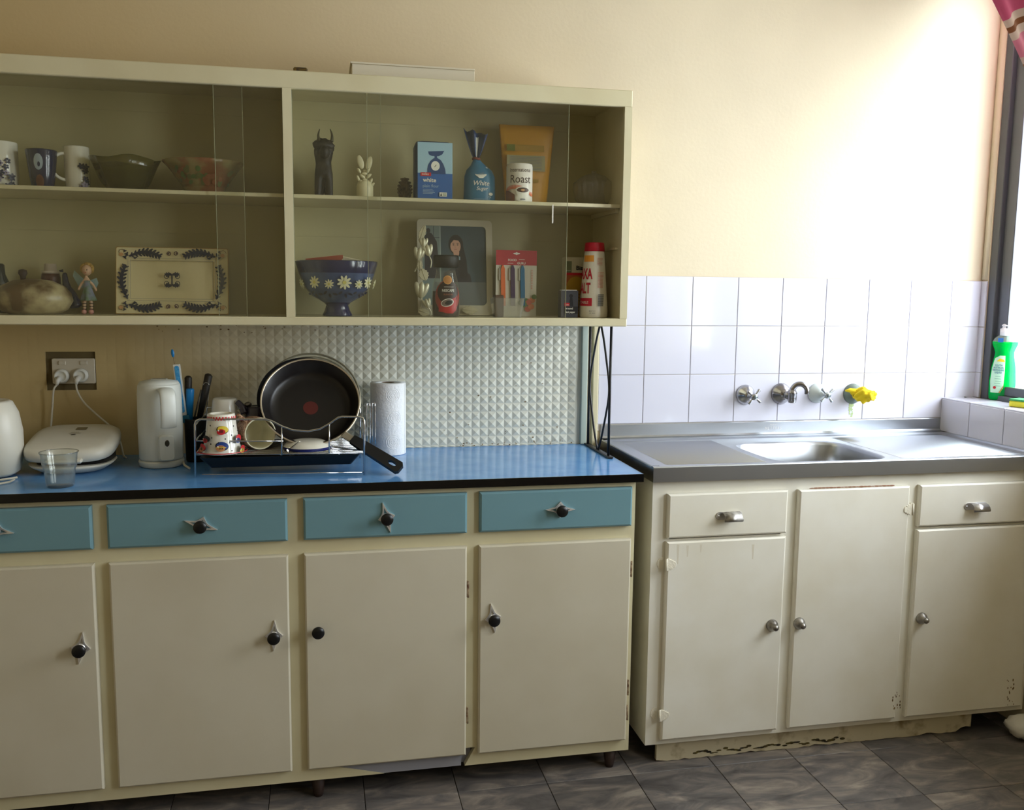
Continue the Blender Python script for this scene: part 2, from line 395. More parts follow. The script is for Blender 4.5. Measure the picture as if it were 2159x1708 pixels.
# window sill and its tiles
g = G(); g.box(XW+.002, XG, -1.52, 0, ZS-.02, ZS-.004); g.box(XW-.003, XW-.0001, -1.52, 0, HS-.03, ZS-.004); sl = struct('trim_1', g, groutm)
g = G(); g.box(0, .1195, -S+.0009, -.0009, 0, .006, c=.0015); stt = meshof(g, tilew, 'sill_tile')
g = G(); g.box(-.007, -.001, -S+.0009, -.0009, HS-.02, ZS-.0055, c=.0012); stf = meshof(g, tilew, 'sill_front_tile')
y0 = -.1427+S
for i in range(10):
    y = y0-i*S
    if i == 0:
        g = G(); g.box(0, .1195, -.1418, -.0068, 0, .006, c=.0015); inst('tile', meshof(g, tilew, 'sill_tile_corner'), (XW-.006, 0, ZS-.006), sl)
        g = G(); g.box(-.007, -.001, -.1418, -.0068, HS-.02, ZS-.0055, c=.0012); inst('tile', meshof(g, tilew, 'sf'), (XW, 0, 0), sl)
    else:
        inst('tile', stt, (XW-.006, y, ZS-.006), sl); inst('tile', stf, (XW, y, 0), sl)

# window 1: dark grey aluminium sliding frame
alu = mat('dark_grey_aluminium', (92, 94, 98), .45, metal=.6)
g = G(); zb = ZS-.006; ztp = ZHD
g.box(1.182, 1.235, -.062, -.029, zb, ztp, c=.002)             # outer jamb
g.box(1.182, 1.235, -1.52, -1.485, zb, ztp, c=.002)
g.box(1.183, 1.235, -1.485, -.062, zb, zb+.022, c=.002); g.box(1.183, 1.235, -1.485, -.062, ztp-.035, ztp, c=.002)
wn = struct('window_1', g, alu)
g = G()
for ya, yb in ((-.78, -.064), (-1.484, -.76)):
    xo = 1.196 if ya > -.8 else 1.212
    g.box(xo, xo+.016, yb-.046, yb, zb+.024, ztp-.037, c=.002); g.box(xo, xo+.016, ya, ya+.046, zb+.024, ztp-.037, c=.002)
    g.box(xo, xo+.016, ya, yb, zb+.022, zb+.052, c=.002); g.box(xo, xo+.016, ya, yb, ztp-.08, ztp-.037, c=.002)
build('sash', g, alu, wn)
g = G(); g.box(1.2025, 1.2065, -.74, -.10, zb+.05, ztp-.08); g.box(1.2185, 1.2225, -1.45, -.80, zb+.05, ztp-.08)
build('pane', g, glassmat('window_glass', (.97, .98, .98), 1.0), wn)

g = G()  # unseen second window, added as fill for the cabinet fronts
for a, b in ((-2.6, -2.56), (-1.94, -1.90)): g.box(1.182, 1.235, a, b, zb, ztp, c=.002)
g.box(1.182, 1.235, -2.56, -1.94, zb, zb+.03); g.box(1.182, 1.235, -2.56, -1.94, ztp-.03, ztp); w2 = struct('fill_window', g, alu)
g = G(); g.box(1.205, 1.209, -2.57, -1.93, zb+.02, ztp-.02); build('pane', g, glassmat('window_glass'), w2)  # pane of the added fill window

# ---------------------------------------------------------------- sideboard (left base cabinet)
XE = -.1816; X0 = -1.93; YF = -.480; YFR = -.464
sb = thing('base_cabinet', 'long cream base cabinet under the blue worktop with four blue drawers over four doors', 'cabinet', ((X0+XE)/2, -.24, 0))
cols = [(-1.896, -1.4975), (-1.4653, -1.062), (-1.0244, -.6271), (-.5953, -.1949)]
DZT, DZB, OZT, OZB, ZCB = .7796, .6768, .6421, .0901, .0538
g = G()
g.box(XE-.018, XE, YFR+.018, -.024, ZCB, HC-.022); g.box(X0, X0+.018, YFR+.018, -.024, ZCB, HC-.022)
g.box(X0, XE, -.024, -.012, ZCB, HC-.022); g.box(X0+.018, XE-.018, YFR+.02, -.024, ZCB+.002, ZCB+.02)
zt = HC-.022
g.box(X0, XE, YFR, YFR+.018, DZT-.012, zt)                # top rail
g.box(X0, XE, YFR, YFR+.018, OZT-.012, DZB+.012)          # middle rail
zr = OZB+.012
for a, b in zip([(X0, X0)]+cols, cols+[(XE, XE)]):
    for z0, z1 in ((zr, OZT-.012), (DZB+.012, DZT-.012)): g.box(a[1]-.012 if a[1] != X0 else X0, b[0]+.012 if b[0] != XE else XE, YFR, YFR+.018, z0, z1)
# bottom rail with the piece missing under the third door
g.prism([(X0, ZCB), (-.835, ZCB), (-1.0, zr-.006), (-.99, zr), (X0, zr)], YFR, YFR+.018)
g.prism([(-.628, ZCB), (XE, ZCB), (XE, zr), (-.60, zr)], YFR, YFR+.018)
build('carcass', g, hutchp, sb)
g = G(); g.box(-1.01, -.61, YFR+.0186, YFR+.0225, ZCB+.0005, zr+.03); g.box(-.985, -.637, YFR+.002, YFR+.0186, ZCB+.0005, ZCB+.028)
build('exposed_panel', g, mat('bare_grey_panel', (150, 150, 158), .7, var=.1), sb, label='bare grey board showing through the broken bottom rail')
for x in (XE-.045, -1.85, -1.0):
    for y in (-.44, -.08):
        g = G(); g.lathe([(.011, 0), (.013, .01), (.019, .054)], (x, y, 0), 12); build('leg', g, brownw, sb)
def slab(x0, x1, z0, z1, yf, th=.0155, c=.006, m=0):
    g = G(); n = [(x0, z0), (x1, z0), (x1, z1), (x0, z1)]
    k = [(x0+c, z0+c), (x1-c, z0+c), (x1-c, z1-c), (x0+c, z1-c)]
    vs = [(x, yf, z) for x, z in k]+[(x, yf+c*.8, z) for x, z in n]+[(x, yf+th, z) for x, z in n]
    fs = [(0, 1, 2, 3), (8, 9, 10, 11)]
    for j in (0, 4):
        for i in range(4): fs.append((j+i, j+(i+1) % 4, j+4+(i+1) % 4, j+4+i))
    g.add(vs, fs, m); return g
def star_handle(par, cx, cz, y, rot, long=.039, short=.021, plate=True, kn=True):
    """chrome concave four-pointed back plate (open frame) with a black mushroom knob"""
    if plate:
        g = G(); pts = []; n = 9
        tips = [(long, 0), (0, short), (-long, 0), (0, -short)]
        def side(k, sc_, bow):
            a = Vector(tips[k])*sc_; b = Vector(tips[(k+1) % 4])*sc_; out = []
            for i in range(n): t = i/n; p = a.lerp(b, t)*(1-bow*sin(pi*t)); out.append(p)
            return out
        o_ = [p for k in range(4) for p in side(k, 1, .30)]; i_ = [p for k in range(4) for p in side(k, .66, .30)]
        R_ = lambda p: (cx+p.x*cos(rot)-p.y*sin(rot), cz+p.x*sin(rot)+p.y*cos(rot))
        g.ringp([R_(p) for p in o_], [R_(p) for p in i_], y-.0045, y, 0)
        g.T = Matrix.Translation((cx, y, cz)) @ Matrix.Rotation(pi/2, 4, 'X'); g.lathe([(.011, 0), (.011, .004), (.007, .007)], seg=20)
        build('handle_plate', g, mat('satin_chrome', (240, 238, 236), .42, metal=.85), par, label='chrome four-pointed plate')
    g = G(); g.T = Matrix.Translation((cx, y, cz)) @ Matrix.Rotation(pi/2, 4, 'X')
    g.lathe([(.006, 0), (.006, .012), (.0105, .016), (.0148, .0195), (.0152, .023), (.0145, .026), (.006, .0275), (0, .0275)], seg=28)
    build('knob', g, blackp, par)
dpx = [((-9, 1118), -.2), ((424, 1107), -.33), ((815, 1091), pi/2+.25), ((1181, 1074), -.02)]
for (x0, x1), (p, r) in zip(cols, dpx):
    d = build('drawer', slab(x0, x1, DZB, DZT, YF, c=.005), bluep, sb); q = ay(*p, YF)
    star_handle(d, q.x, q.z, YF, r)
dop = [((171, 1366), pi/2-.15), ((578, 1340), pi/2-.05), ((671, 1328), 0), ((1039, 1303), pi/2+.15)]
for i, ((x0, x1), (p, r)) in enumerate(zip(cols, dop)):
    d = build('door', slab(x0, x1, OZB, OZT, YF, c=.004), hutchp2, sb); q = ay(*p, YF)
    star_handle(d, q.x, q.z, YF, r, plate=(i != 2))
for xh, zs in ((-.6255, (.195, .53)), (-.1935, (.165, .235, .56))):
    for z in zs:
        g = G(); g.box(xh-.001, xh+.003, YFR-.012, YFR+.001, z-.02, z+.02, c=.0008); g.tube([(xh+.003, YFR-.010, z-.021), (xh+.003, YFR-.010, z+.021)], r=.0022, seg=8)
        build('hinge', g, mat('rusty_hinge', (170, 150, 118), .6, col2=(92, 60, 36), vscale=90), sb)
# worktop
wt = thing('worktop', 'glossy blue laminate worktop with a black front edge on the cream base cabinet', 'worktop', ((X0+XE)/2, -.24, HC-.02))
def lam():
    M = mat('blue_laminate', (104, 160, 216), .16, col2=(88, 144, 206), vscale=14, bump=.03, bscale=30, ramp=(.35, .7)); return M
g = G(); g.box(X0, -.1695, -.4825, 0, HC-.018, HC); build('laminate_top', g, lam(), wt)
g = G(); g.box(X0, -.1680, -.4855, -.4825, HC-.0205, HC+.0003); g.box(-.1695, -.1680, -.4825, 0, HC-.0205, HC+.0003); g.box(X0, -.1695, -.4825, -.003, HC-.0205, HC-.018)
build('edging', g, blackg, wt, label='black edging')

# ---------------------------------------------------------------- embossed splash panel
pm = tan_left(mat('embossed_panel_paint', (222, 220, 204), .35, var=.06, vscale=5), (196, 174, 124), .45, -.25)   # cream paint turns tan towards the left
sp = thing('splash_panel', 'embossed cream wall panel of small pyramids between worktop and wall cabinet', 'wall panel', (-1.0, -.004, HC))
HX0, HX1, HZ0, HZ1 = -1.7065, -1.580, .997, 1.1015
PX1 = -.2036
g = G(); yb_ = -.007
for a in ((X0, HX0, HC, 1.186), (HX1, PX1, HC, 1.186), (HX0, HX1, HC, HZ0), (HX0, HX1, HZ1, 1.186)): g.box(a[0], a[1], yb_, -.0005, a[2], a[3])
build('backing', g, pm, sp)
g = G(); P = .02468; nx = 68; nz = 16; x_r = -.2177
for i in range(nx):
    for j in range(nz):
        x1 = x_r-i*P; x0 = x1-P; z1 = 1.1905-j*P; z0 = z1-P
        if z1 > 1.1855: z1 = 1.1855
        if z0 < HC: z0 = HC+.0002
        if x0 < X0 or z1-z0 < .004: continue
        if x1 > HX0-.004 and x0 < HX1+.004 and z1 > HZ0-.004 and z0 < HZ1+.004: continue
        fade = min(1, max(.06, (x0+1.42)/.6))
        h = .0036*fade; cx, cz = (x0+x1)/2, (z0+z1)/2; e = .0009; y = yb_-.0002
        g.add([(x0+e, y, z0+e), (x1-e, y, z0+e), (x1-e, y, z1-e), (x0+e, y, z1-e), (cx, y-h, cz)], [(0, 1, 4), (1, 2, 4), (2, 3, 4), (3, 0, 4)], 0)
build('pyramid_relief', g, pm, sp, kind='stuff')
g = G(); random.seed(3)
for i in range(150):
    u = random.random(); v = random.random()
    if i < 90: x = -1.5+1.0*u+.1*v; z = 1.183-.03*v*v*(1.2-u)
    elif i < 120: x = -.6+.38*u; z = HC+.004+.012*v*v
    else: x = -.7+.45*u; z = HC+.02+.25*v*v
    r = .0008+.0014*random.random(); y = yb_-.0067
    g.add([(x+r*cos(a)*1.5, y, z+r*sin(a)) for a in (0, 1, 2.1, 3.1, 4.2, 5.2)], [(0, 1, 2, 3, 4, 5)])
build('grease_spots', g, grime, sp, kind='stuff')
g = G(); g.box(-.2034, -.184, -.018, -.0005, HC, 1.186, c=.002)
o = build('edge_strip', g, mat('grey_green_paint', (170, 182, 172), .4), sp)

# power outlet in the cut-out
g = G(); g.box(HX0, HX1, -.0012, -.0002, HZ0, HZ1); build('cutout_wall', g, mat('bare_dark_wall', (110, 96, 62), .8, var=.2), sp)
po = thing('power_outlet', 'double power outlet in a rough cut-out of the splash panel', 'outlet', (-1.635, -.005, 1.05))
g = G(); g.prism(rrect(-1.690, -1.5815, 1.0145, 1.0835, .004), -.0105, -.0012, c=.0015); pl_ = build('outlet_plate', g, mat('aged_white_plastic', (205, 196, 176), .4), po)
for x in (-1.6635, -1.609):
    g = G(); g.prism(rrect(x-.009, x+.009, 1.066, 1.077, .002), -.0135, -.0105, c=.001); build('switch', g, mat('aged_white_plastic', (205, 196, 176), .4), po)
def plug(x, z, label):
    t = thing('plug', label, 'plug', (x, -.011, z))
    g = G(); g.T = Matrix.Translation((x, -.0108, z)) @ Matrix.Rotation(pi/2, 4, 'X')
    g.lathe([(.0195, 0), (.0198, .006), (.0175, .012), (.014, .016), (.0135, .0145), (.006, .014), (0, .014)], seg=28)
    build('plug_body', g, mat('translucent_plug', (225, 224, 214), .2, coat=.5), t)
    g = G(); g.tube([(x-.003, -.025, z-.004), (x-.006, -.034, z-.012), (x-.008, -.034, z-.022)], rs=[.0075, .006, .004], seg=10)
    build('strain_relief', g, whitep, t); return t
p1 = plug(-1.6655, 1.036, 'round white plug in the left socket of the power outlet')
p2 = plug(-1.6175, 1.0375, 'round clear-white plug in the right socket of the power outlet')
cordm = mat('white_cord', (214, 208, 190), .45)
def spline(pts, n=8):
    pts = [Vector(p) for p in pts]; out = []
    for i in range(len(pts)-1):
        a = pts[max(i-1, 0)]; b = pts[i]; c = pts[i+1]; d = pts[min(i+2, len(pts)-1)]
        for k in range(n):
            t = k/n; out.append(.5*((2*b)+(c-a)*t+(2*a-5*b+4*c-d)*t*t+(3*b-a-3*c+d)*t*t*t))
    out.append(pts[-1]); return out
g = G(); g.tube(spline([(-1.6735, -.034, 1.014), (-1.682, -.035, 1.0), (-1.689, -.03, .95), (-1.70, -.03, .88), (-1.735, -.035, .822)]), r=.0026)
o = build('cord', g, cordm, None); tag(o, 'white cord hanging from the left plug down behind the sandwich press', 'cord')
g = G(); g.tube(spline([(-1.6255, -.034, 1.0155), (-1.622, -.036, .995), (-1.607, -.034, .965), (-1.575, -.033, .93), (-1.54, -.035, .895), (-1.52, -.04, .86), (-1.51, -.05, .8215), (-1.50, -.07, .8175)]), r=.0026)
o = build('cord', g, cordm, None); tag(o, 'white cord curving right from the right plug down to the worktop', 'cord')

# ---------------------------------------------------------------- wall cabinet
XU0, XU1, YU = -1.93, -.1613, -.30; ZU0, ZU1 = 1.1857, 1.8071; F0 = 1.2068; SH = 1.5145
wc = thing('wall_cabinet', 'cream wall cabinet with glass sliding doors and open shelves above the worktop', 'cabinet', ((XU0+XU1)/2, -.15, ZU0))
g = G(); g.box(XU0, XU1, YU+.016, 0, ZU0+.001, F0); g.box(XU0, XU1, YU+.016, 0, ZU1-.016, ZU1); g.box(XU1-.015, XU1, YU+.016, 0, F0, ZU1-.016, ); g.box(XU0, XU0+.015, YU+.016, 0, F0, ZU1-.016)
build('carcass', g, hutchp, wc)
g = G(); g.box(XU0, XU1, YU, YU+.016, ZU1-.0425, ZU1, c=.002); g.box(XU0, XU1, YU, YU+.016, ZU0, F0+.0005, c=.002); g.box(XU1-.0205, XU1, YU, YU+.016, F0+.0005, ZU1-.0425); g.box(XU0, XU0+.02, YU, YU+.016, F0+.0005, ZU1-.0425)
build('face_frame', g, hutchp, wc)
g = G(); g.box(-1.0610, -1.0395, YU+.0005, YU+.016, F0, ZU1-.0425); g.box(-1.056, -1.044, YU+.016, -.008, F0, ZU1-.016); build('divider', g, hutchp, wc)
g = G(); g.box(XU0+.015, XU1-.015, -.012, -.006, F0, ZU1-.016)
for z in (1.425, 1.742): g.box(XU0+.015, XU1-.015, -.0145, -.012, z, ZU1-.016 if z > 1.6 else SH-.010)
build('back_panel', g, inside, wc)
for a, b in ((XU0+.0155, -1.0565), (-1.0435, XU1-.016)):
    g = G(); g.box(a, b, -.268, -.0145, SH-.0095, SH, c=.001); build('shelf', g, hutchp, wc)
g = G(); g.box(XU1-.024, XU1-.0155, -.255, -.02, SH-.021, SH-.0098); g.box(XU1-.024, XU1-.0155, -.255, -.02, SH-.12, SH-.115); build('shelf_cleat', g, hutchp, wc)
gl = glassmat('cabinet_glass', (.97, .975, .95), .8, dust=.014, rough=.03, dustcol=(.62, .6, .45), minf=.0)
gle = mat('glass_edge', (142, 142, 112), .3)
def pane(x0, x1, y):
    g = G(); zt_ = ZU1-.0425
    g.box(x0, x1, y, y+.003, F0+.001, zt_+.006); p = build('glass_door', g, gl, wc)
    for x in (x0, x1):
        g = G(); g.box(x-.0006, x+.0006, y-.0003, y+.0033, F0+.001, zt_); build('polished_edge', g, gle, p)
    return p
xA = ay(775, 400, -.288).x; xB = ay(1197, 400, -.288).x; xC = ay(515, 400, -.278).x; xD = ay(455, 400, -.288).x; xR = ay(803, 400, -.280).x
pane(-1.039, xR, -.280); p = pane(xA, xB, -.288)
q = ay(1165, 432, -.289); q2 = ay(1165, 471, -.289)
g = G(); g.box(q.x-.0016, q.x+.0016, -.2925, -.2882, q2.z, q.z, c=.0005); build('finger_pull', g, whitep, p)
pane(-1.90, xC, -.280); pane(xD, -1.0615, -.288)
# things on top of the cabinet
g = G(); a = ay(742, 150, -.2); b = ay(1000, 165, -.2)
bxm = mat('grey_white_card', (214, 206, 186), .6)
t = thing('flat_box', 'long flat off-white box lying on top of the wall cabinet', 'box', ((a.x+b.x)/2, -.15, ZU1))
g.box(a.x, b.x, -.205, -.06, ZU1+.0005, ZU1+.047, c=.0008); build('tray', g, bxm, t)
g = G(); g.box(a.x-.004, b.x, -.209, -.056, ZU1+.047, ZU1+.0515, c=.0008); build('lid', g, bxm, t)
q = ay(634, 152, -.2); g = G(); g.box(q.x-.018, q.x+.017, -.215, -.15, ZU1+.0005, ZU1+.028, c=.003)
o = build('dark_box', g, mat('dark_brown_card', (52, 38, 20), .6, col2=(120, 96, 30), vscale=70)); tag(o, 'small dark brown box on the wall cabinet left of the flat white box', 'box')

# bracket
br = thing('shelf_bracket', 'black wrought-iron bracket standing on the worktop under the right end of the wall cabinet', 'bracket', (-.186, -.14, HC))
xb = -.186; g = G(); g.box(xb-.007, xb+.007, -.268, -.022, HC+.0004, HC+.006, c=.0015); build('foot_plate', g, blackiron, br)
for y in (-.042, -.243):
    g = G(); g.tube([(xb, y, HC+.004), (xb, y, ZU0-.0002)], r=.0038, seg=10); build('upright', g, blackiron, br)
zm = (HC+ZU0)/2-.005
for s_, y in ((1, -.042), (-1, -.243)):
    g = G(); ym = -.1425; g.tube([Vector((xb, ym+s_*(.004+.0895*sin(pi*i/24)**1.0*(1-.12*sin(pi*i/12)**2)), HC+.006+(ZU0-.0002-HC-.006)*i/24)) for i in range(25)], r=.0031, seg=10)
    build('curved_rod', g, blackiron, br)

# ---------------------------------------------------------------- sink bench
XS0, XS1, YS = -.1405, 1.055, -.481; HSL = .790
sk = thing('sink_bench', 'stainless steel sink bench with ribbed drainers and one bowl below the tiled wall', 'sink', ((XS0+XS1)/2, -.24, HSL))
# bowl opening outline, rounded, wider towards the front
def bowl_outline(ins, n=64):
    cx, cy = .402, -.298; out = []
    for i in range(n):
        a = 2*pi*i/n; c, s_ = cos(a), sin(a); e = 2.0/5.0
        hx = .176-ins; hy = .157-ins
        out.append((cx+hx*abs(c)**e*(1 if c > 0 else -1), cy+hy*abs(s_)**e*(1 if s_ > 0 else -1)))
    return out
g = G(); N = 64; hole = bowl_outline(0); zT = HS-.004
ix0, ix1, iy0, iy1 = XS0+.03, XS1-.02, YS+.020, -.055
def sq(a, n=N):
    cx, cy = .402, -.298; c, s_ = cos(a), sin(a)
    t = min(((ix1-cx) if c > 0 else (cx-ix0))/max(abs(c), 1e-6), ((iy1-cy) if s_ > 0 else (cy-iy0))/max(abs(s_), 1e-6)); return (cx+c*t, cy+s_*t)
# angles through the four corners so the corners stay sharp
angs = [2*pi*i/N for i in range(N)]
for (x, y) in ((ix1, iy1), (ix0, iy1), (ix0, iy0), (ix1, iy0)):
    a = atan2(y+.298, x-.402) % (2*pi); k = min(range(N), key=lambda i: abs(angs[i]-a)); angs[k] = a
def ol(a, ins):
    c, s_ = cos(a), sin(a); e = 5.0; hx = .176-ins; hy = .157-ins
    r = (abs(c/hx)**e+abs(s_/hy)**e)**(-1/e); return (.402+r*c, -.298+r*s_)
rings = [[(*sq(a), zT) for a in angs]]
for ins, z in ((-.006, HS-.004), (-.002, HS-.0035), (.002, HS-.006), (.006, HS-.014), (.012, HS-.08), (.018, HS-.13), (.030, HS-.148), (.055, HS-.155), (.12, HS-.158)):
    rings.append([(*ol(a, ins), z) for a in angs])
vs = [p for r in rings for p in r]; fs = []
for j in range(len(rings)-1):
    for i in range(N): i2 = (i+1) % N; fs.append((j*N+i, j*N+i2, (j+1)*N+i2, (j+1)*N+i))
fs.append(tuple((len(rings)-1)*N+i for i in range(N)))
g.add(vs, fs[:N], 0, False); g2 = G(); g2.add(vs, fs[N:], 0, True)
# raised rim around the drainer and front apron
def edge_profile(prof, x0, x1):   # prof list (y,z) swept along x
    n = len(prof); g.add([(x0, y, z) for y, z in prof]+[(x1, y, z) for y, z in prof], [(i, i+1, n+i+1, n+i) for i in range(n-1)]+[tuple(range(n)), tuple(range(n, 2*n))], 0, False)
edge_profile([(YS, HSL), (YS, HS-.003), (YS+.0015, HS-.0008), (YS+.004, HS), (YS+.014, HS), (YS+.020, HS-.004), (YS+.020, HSL)], XS0, XS1)
edge_profile([(0, HSL), (0, ZT-3*S-.0008), (-.0058, ZT-3*S-.0008), (-.0075, ZT-3*S-.003), (-.0085, HS+.006), (-.013, HS+.001), (-.02, HS), (-.045, HS), (-.055, HS-.004), (-.055, HSL)], XS0+.004, XS1)
def sidep(prof, y0, y1):
    n = len(prof); g.add([(x, y0, z) for x, z in prof]+[(x, y1, z) for x, z in prof], [(i, i+1, n+i+1, n+i) for i in range(n-1)]+[tuple(range(n)), tuple(range(n, 2*n))])
sidep([(XS0, HSL), (XS0, HS-.003), (XS0+.0015, HS-.0008), (XS0+.004, HS), (XS0+.022, HS), (XS0+.03, HS-.004), (XS0+.03, HSL)], YS+.0195, -.004)
sidep([(XS1, HSL), (XS1, HS), (XS1-.012, HS), (XS1-.02, HS-.004), (XS1-.02, HSL)], YS+.0195, -.004)
build('bench_top', g, steel, sk); build('bowl', g2, steel, sk)
g = G(); g.lathe([(.03, 0), (.032, .002), (.026, .003), (.012, .0015), (0, .0015)], (.402, -.298, HS-.1575), 24); build('waste', g, chrome, sk)
for a, b in ((XS0+.055, .195), (.61, XS1-.055)):
    g = G(); yy = -.085
    while yy > -.445:
        g.add([(a, yy+.0035, zT-.0002), (b, yy+.0035, zT-.0002), (b, yy, zT+.0014), (a, yy, zT+.0014), (a, yy-.0035, zT-.0002), (b, yy-.0035, zT-.0002), (a-.008, yy, zT-.0003), (b+.008, yy, zT-.0003)], [(0, 1, 2, 3), (3, 2, 5, 4), (6, 0, 3), (6, 3, 4), (7, 2, 1), (7, 5, 2)], 0, False)
        yy -= .0095
    build('drainer_ribs', g, steeld, sk, kind='stuff')
q = ay(1631, 902, -.0095); d = Dec(planemap((q.x, -.0088, q.z), .0001)); em = mat('embossed_mark', (232, 230, 226), .4, metal=.3)
for i, ch in enumerate('METTERS'):
    d.text(ch, (i-3)*.0085, -.006+.0002*(3-abs(i-3))**2, .0125, 0, sx=.8)
d.text('PRODUCT', 0, .0085, .0055, 0); d.text('SINKS', 0, -.0145, .005, 0)
d.make('embossed_mark', [em], sk)

# ---------------------------------------------------------------- sink cabinet
XC0, XC1 = -.1337, 1.05; SF = -.4774; SFR = -.462
sc_ = thing('sink_cabinet', 'off-white worn sink cabinet with two drawers and three doors under the steel bench', 'cabinet', (.46, -.24, 0))
ZB = .060; g = G(); zt = HSL-.001
g.box(XC0, XC0+.018, SFR+.018, -.022, ZB, zt); g.box(XC1-.018, XC1, SFR+.018, -.022, ZB, zt); g.box(XC0, XC1, -.022, -.01, ZB, zt); g.box(XC0+.018, XC1-.018, SFR+.018, -.022, ZB, ZB+.016)
sc = [(-.0945, .2466), (.2800, .6154), (.6475, 1.0330)]
g.box(XC0, XC1, SFR, SFR+.018, .744, zt); g.box(XC0, XC1, SFR, SFR+.018, ZB, .084)
for a, b in ((XC0, -.084), (.236, .292), (.604, .660), (1.02, XC1)): g.box(a, b, SFR, SFR+.018, .084, .744)
g.box(-.084, .236, SFR, SFR+.018, .618, .632); g.box(.66, 1.02, SFR, SFR+.018, .618, .632)
g.box(XC0+.002, XC1-.002, SFR+.019, SFR+.022, .085, .742)
build('carcass', g, sinkp, sc_)
# kickboard with a rotten lower edge
random.seed(11); top = [( -.094, .064)]; bot = []
n = 60
for i in range(n+1):
    x = -.094+(.985)*i/n; e = .0+.012*max(0, noise.noise(Vector((x*14, 3, 1))))+(.004*random.random() if i % 2 else 0)
    bot.append((x, max(.0005, e)+(.012 if i > n-3 else 0)))
g = G(); vs = []; fs = []
for (x, z) in bot: vs += [(x, -.447, z), (x, -.447, .064), (x, -.435, z), (x, -.435, .064)]
for i in range(n):
    a = 4*i; b = a+4; fs += [(a, b, b+1, a+1), (a+2, a+3, b+3, b+2), (a, a+2, b+2, b), (a+1, b+1, b+3, a+3)]
fs += [(0, 1, 3, 2), (4*n, 4*n+2, 4*n+3, 4*n+1)]
g.add(vs, fs); build('kickboard', g, mat('stained_kick_paint', (198, 188, 160), .6, col2=(140, 124, 92), vscale=22, ramp=(.5, .7)), sc_)
g = G()
for i in range(46):
    x = .02+.46*i/46; z = .014+.004*sin(i*.9)+.0035*random.random(); w = .008; h = .0025*random.random()+.0012
    if i % 9 == 8: continue
    g.prism(ell(x, z, w, h, 8), -.4476-.00002*i, -.4470)
build('rot_marks', g, mat('rot', (34, 28, 18), .9, col2=(96, 84, 40), vscale=60), sc_, kind='stuff')
def sdoor(nm, x0, x1, z0, z1, th=.015): return build(nm, slab(x0, x1, z0, z1, SF, th, c=.0045), sinkp, sc_)
dA = sdoor('drawer', *sc[0], .6376, .7556); dC = sdoor('drawer', *sc[2], .6376, .7556)
eA = sdoor('door', *sc[0], .0770, .6278); eB = sdoor('door', *sc[1], .0770, .7544); eC = sdoor('door', *sc[2], .0770, .6278)
def cup_pull(par, c, w=.05, m=mat('worn_pewter', (206, 202, 196), .42, metal=.75, col2=(150, 146, 140), vscale=70)):
    x, z = c; y = SF; g = G(); g.prism(rrect(x-.038, x+.038, z-.0105, z+.0105, .0104, 8), y-.003, y, c=.0012); build('pull_plate', g, m, par)
    g = G(); vs = []; fs = []; n = 9; prof = [(0, .0088), (-.006, .0092), (-.013, .0072), (-.019, .002), (-.0215, -.006), (-.021, -.0115)]
    for yy, zz in prof:
        for t in (-1, 1): vs.append((x+.004+t*(w/2+.002*(zz < 0)), y-.0025+yy, z+zz))
    for yy, zz in prof:
        for t in (-1, 1): vs.append((x+.004+t*(w/2-.0012), y-.0025+yy*.9, z+zz-.0015))
    L = len(prof)
    for i in range(L-1):
        a = 2*i; fs += [(a, a+1, a+3, a+2), (2*L+a, 2*L+a+2, 2*L+a+3, 2*L+a+1), (a, a+2, 2*L+a+2, 2*L+a), (a+1, 2*L+a+1, 2*L+a+3, a+3)]
    fs += [(2*L-2, 2*L-1, 4*L-1, 4*L-2)]
    g.add(vs, fs, 0, True); build('pull_hood', g, m, par)
    for t in (-1, 1):
        g = G(); g.T = Matrix.Translation((x+t*.031, y-.003, z)) @ Matrix.Rotation(pi/2, 4, 'X'); g.lathe([(.003, 0), (.0026, .0012), (0, .0016)], seg=10); build('screw', g, m, par)
q = ay(1537, 1087, SF); cup_pull(dA, (q.x, q.z)); q = ay(2057, 1067, SF); cup_pull(dC, (q.x, q.z), m=mat('bright_steel', (222, 222, 228), .32, metal=1))
def tknob(par, px):
    q = ay(*px, SF); g = G(); g.T = Matrix.Translation((q.x, SF, q.z)) @ Matrix.Rotation(pi/2, 4, 'X')
    g.lathe([(.0165, 0), (.017, .003), (.0155, .008), (.0115, .014), (.0075, .019), (.0072, .021), (.0085, .0225), (.0085, .025), (.006, .0275), (.0045, .0295), (0, .0300)], seg=28); build('knob', g, oldchrome, par)
tknob(eA, (1627, 1318)); tknob(eB, (1684, 1314)); tknob(eC, (1942, 1303))
def fhinge(par, px, s_, dirty=False):
    """stepped decorative surface hinge leaf pointing in direction s_, with its barrel and rounded second leaf"""
    q = ay(*px, SF); x, z = q.x, q.z; g = G()
    st = [(0, .0165), (.008, .0165), (.008, .014), (.014, .014), (.014, .0115), (.020, .0115), (.020, .008), (.025, .008), (.027, .004)]
    out = [(x+s_*a, z+b) for a, b in st]+[(x+s_*a, z-b) for a, b in reversed(st)]
    g.prism(out, SF-.0022, SF+.0002, c=.0006); g.tube([(x, SF-.002, z-.0165), (x, SF-.002, z+.0165)], r=.0028, seg=8)
    o2 = [(x-s_*.002, z+.0165)]+[(x-s_*(.004+.016*sin(pi*i/10)), z+.0165*cos(pi*i/10)) for i in range(1, 10)]+[(x-s_*.002, z-.0165)]
    g.prism(o2, SFR-.0015, SFR+.0002); build('hinge', g, mat('painted_hinge', (236, 230, 212), .45, bump=.4, bscale=160), par)
fhinge(eA, (1404.5, 1191), 1); fhinge(eA, (1390, 1509), 1); fhinge(eB, (1924, 1074), -1)
g = G(); random.seed(5)
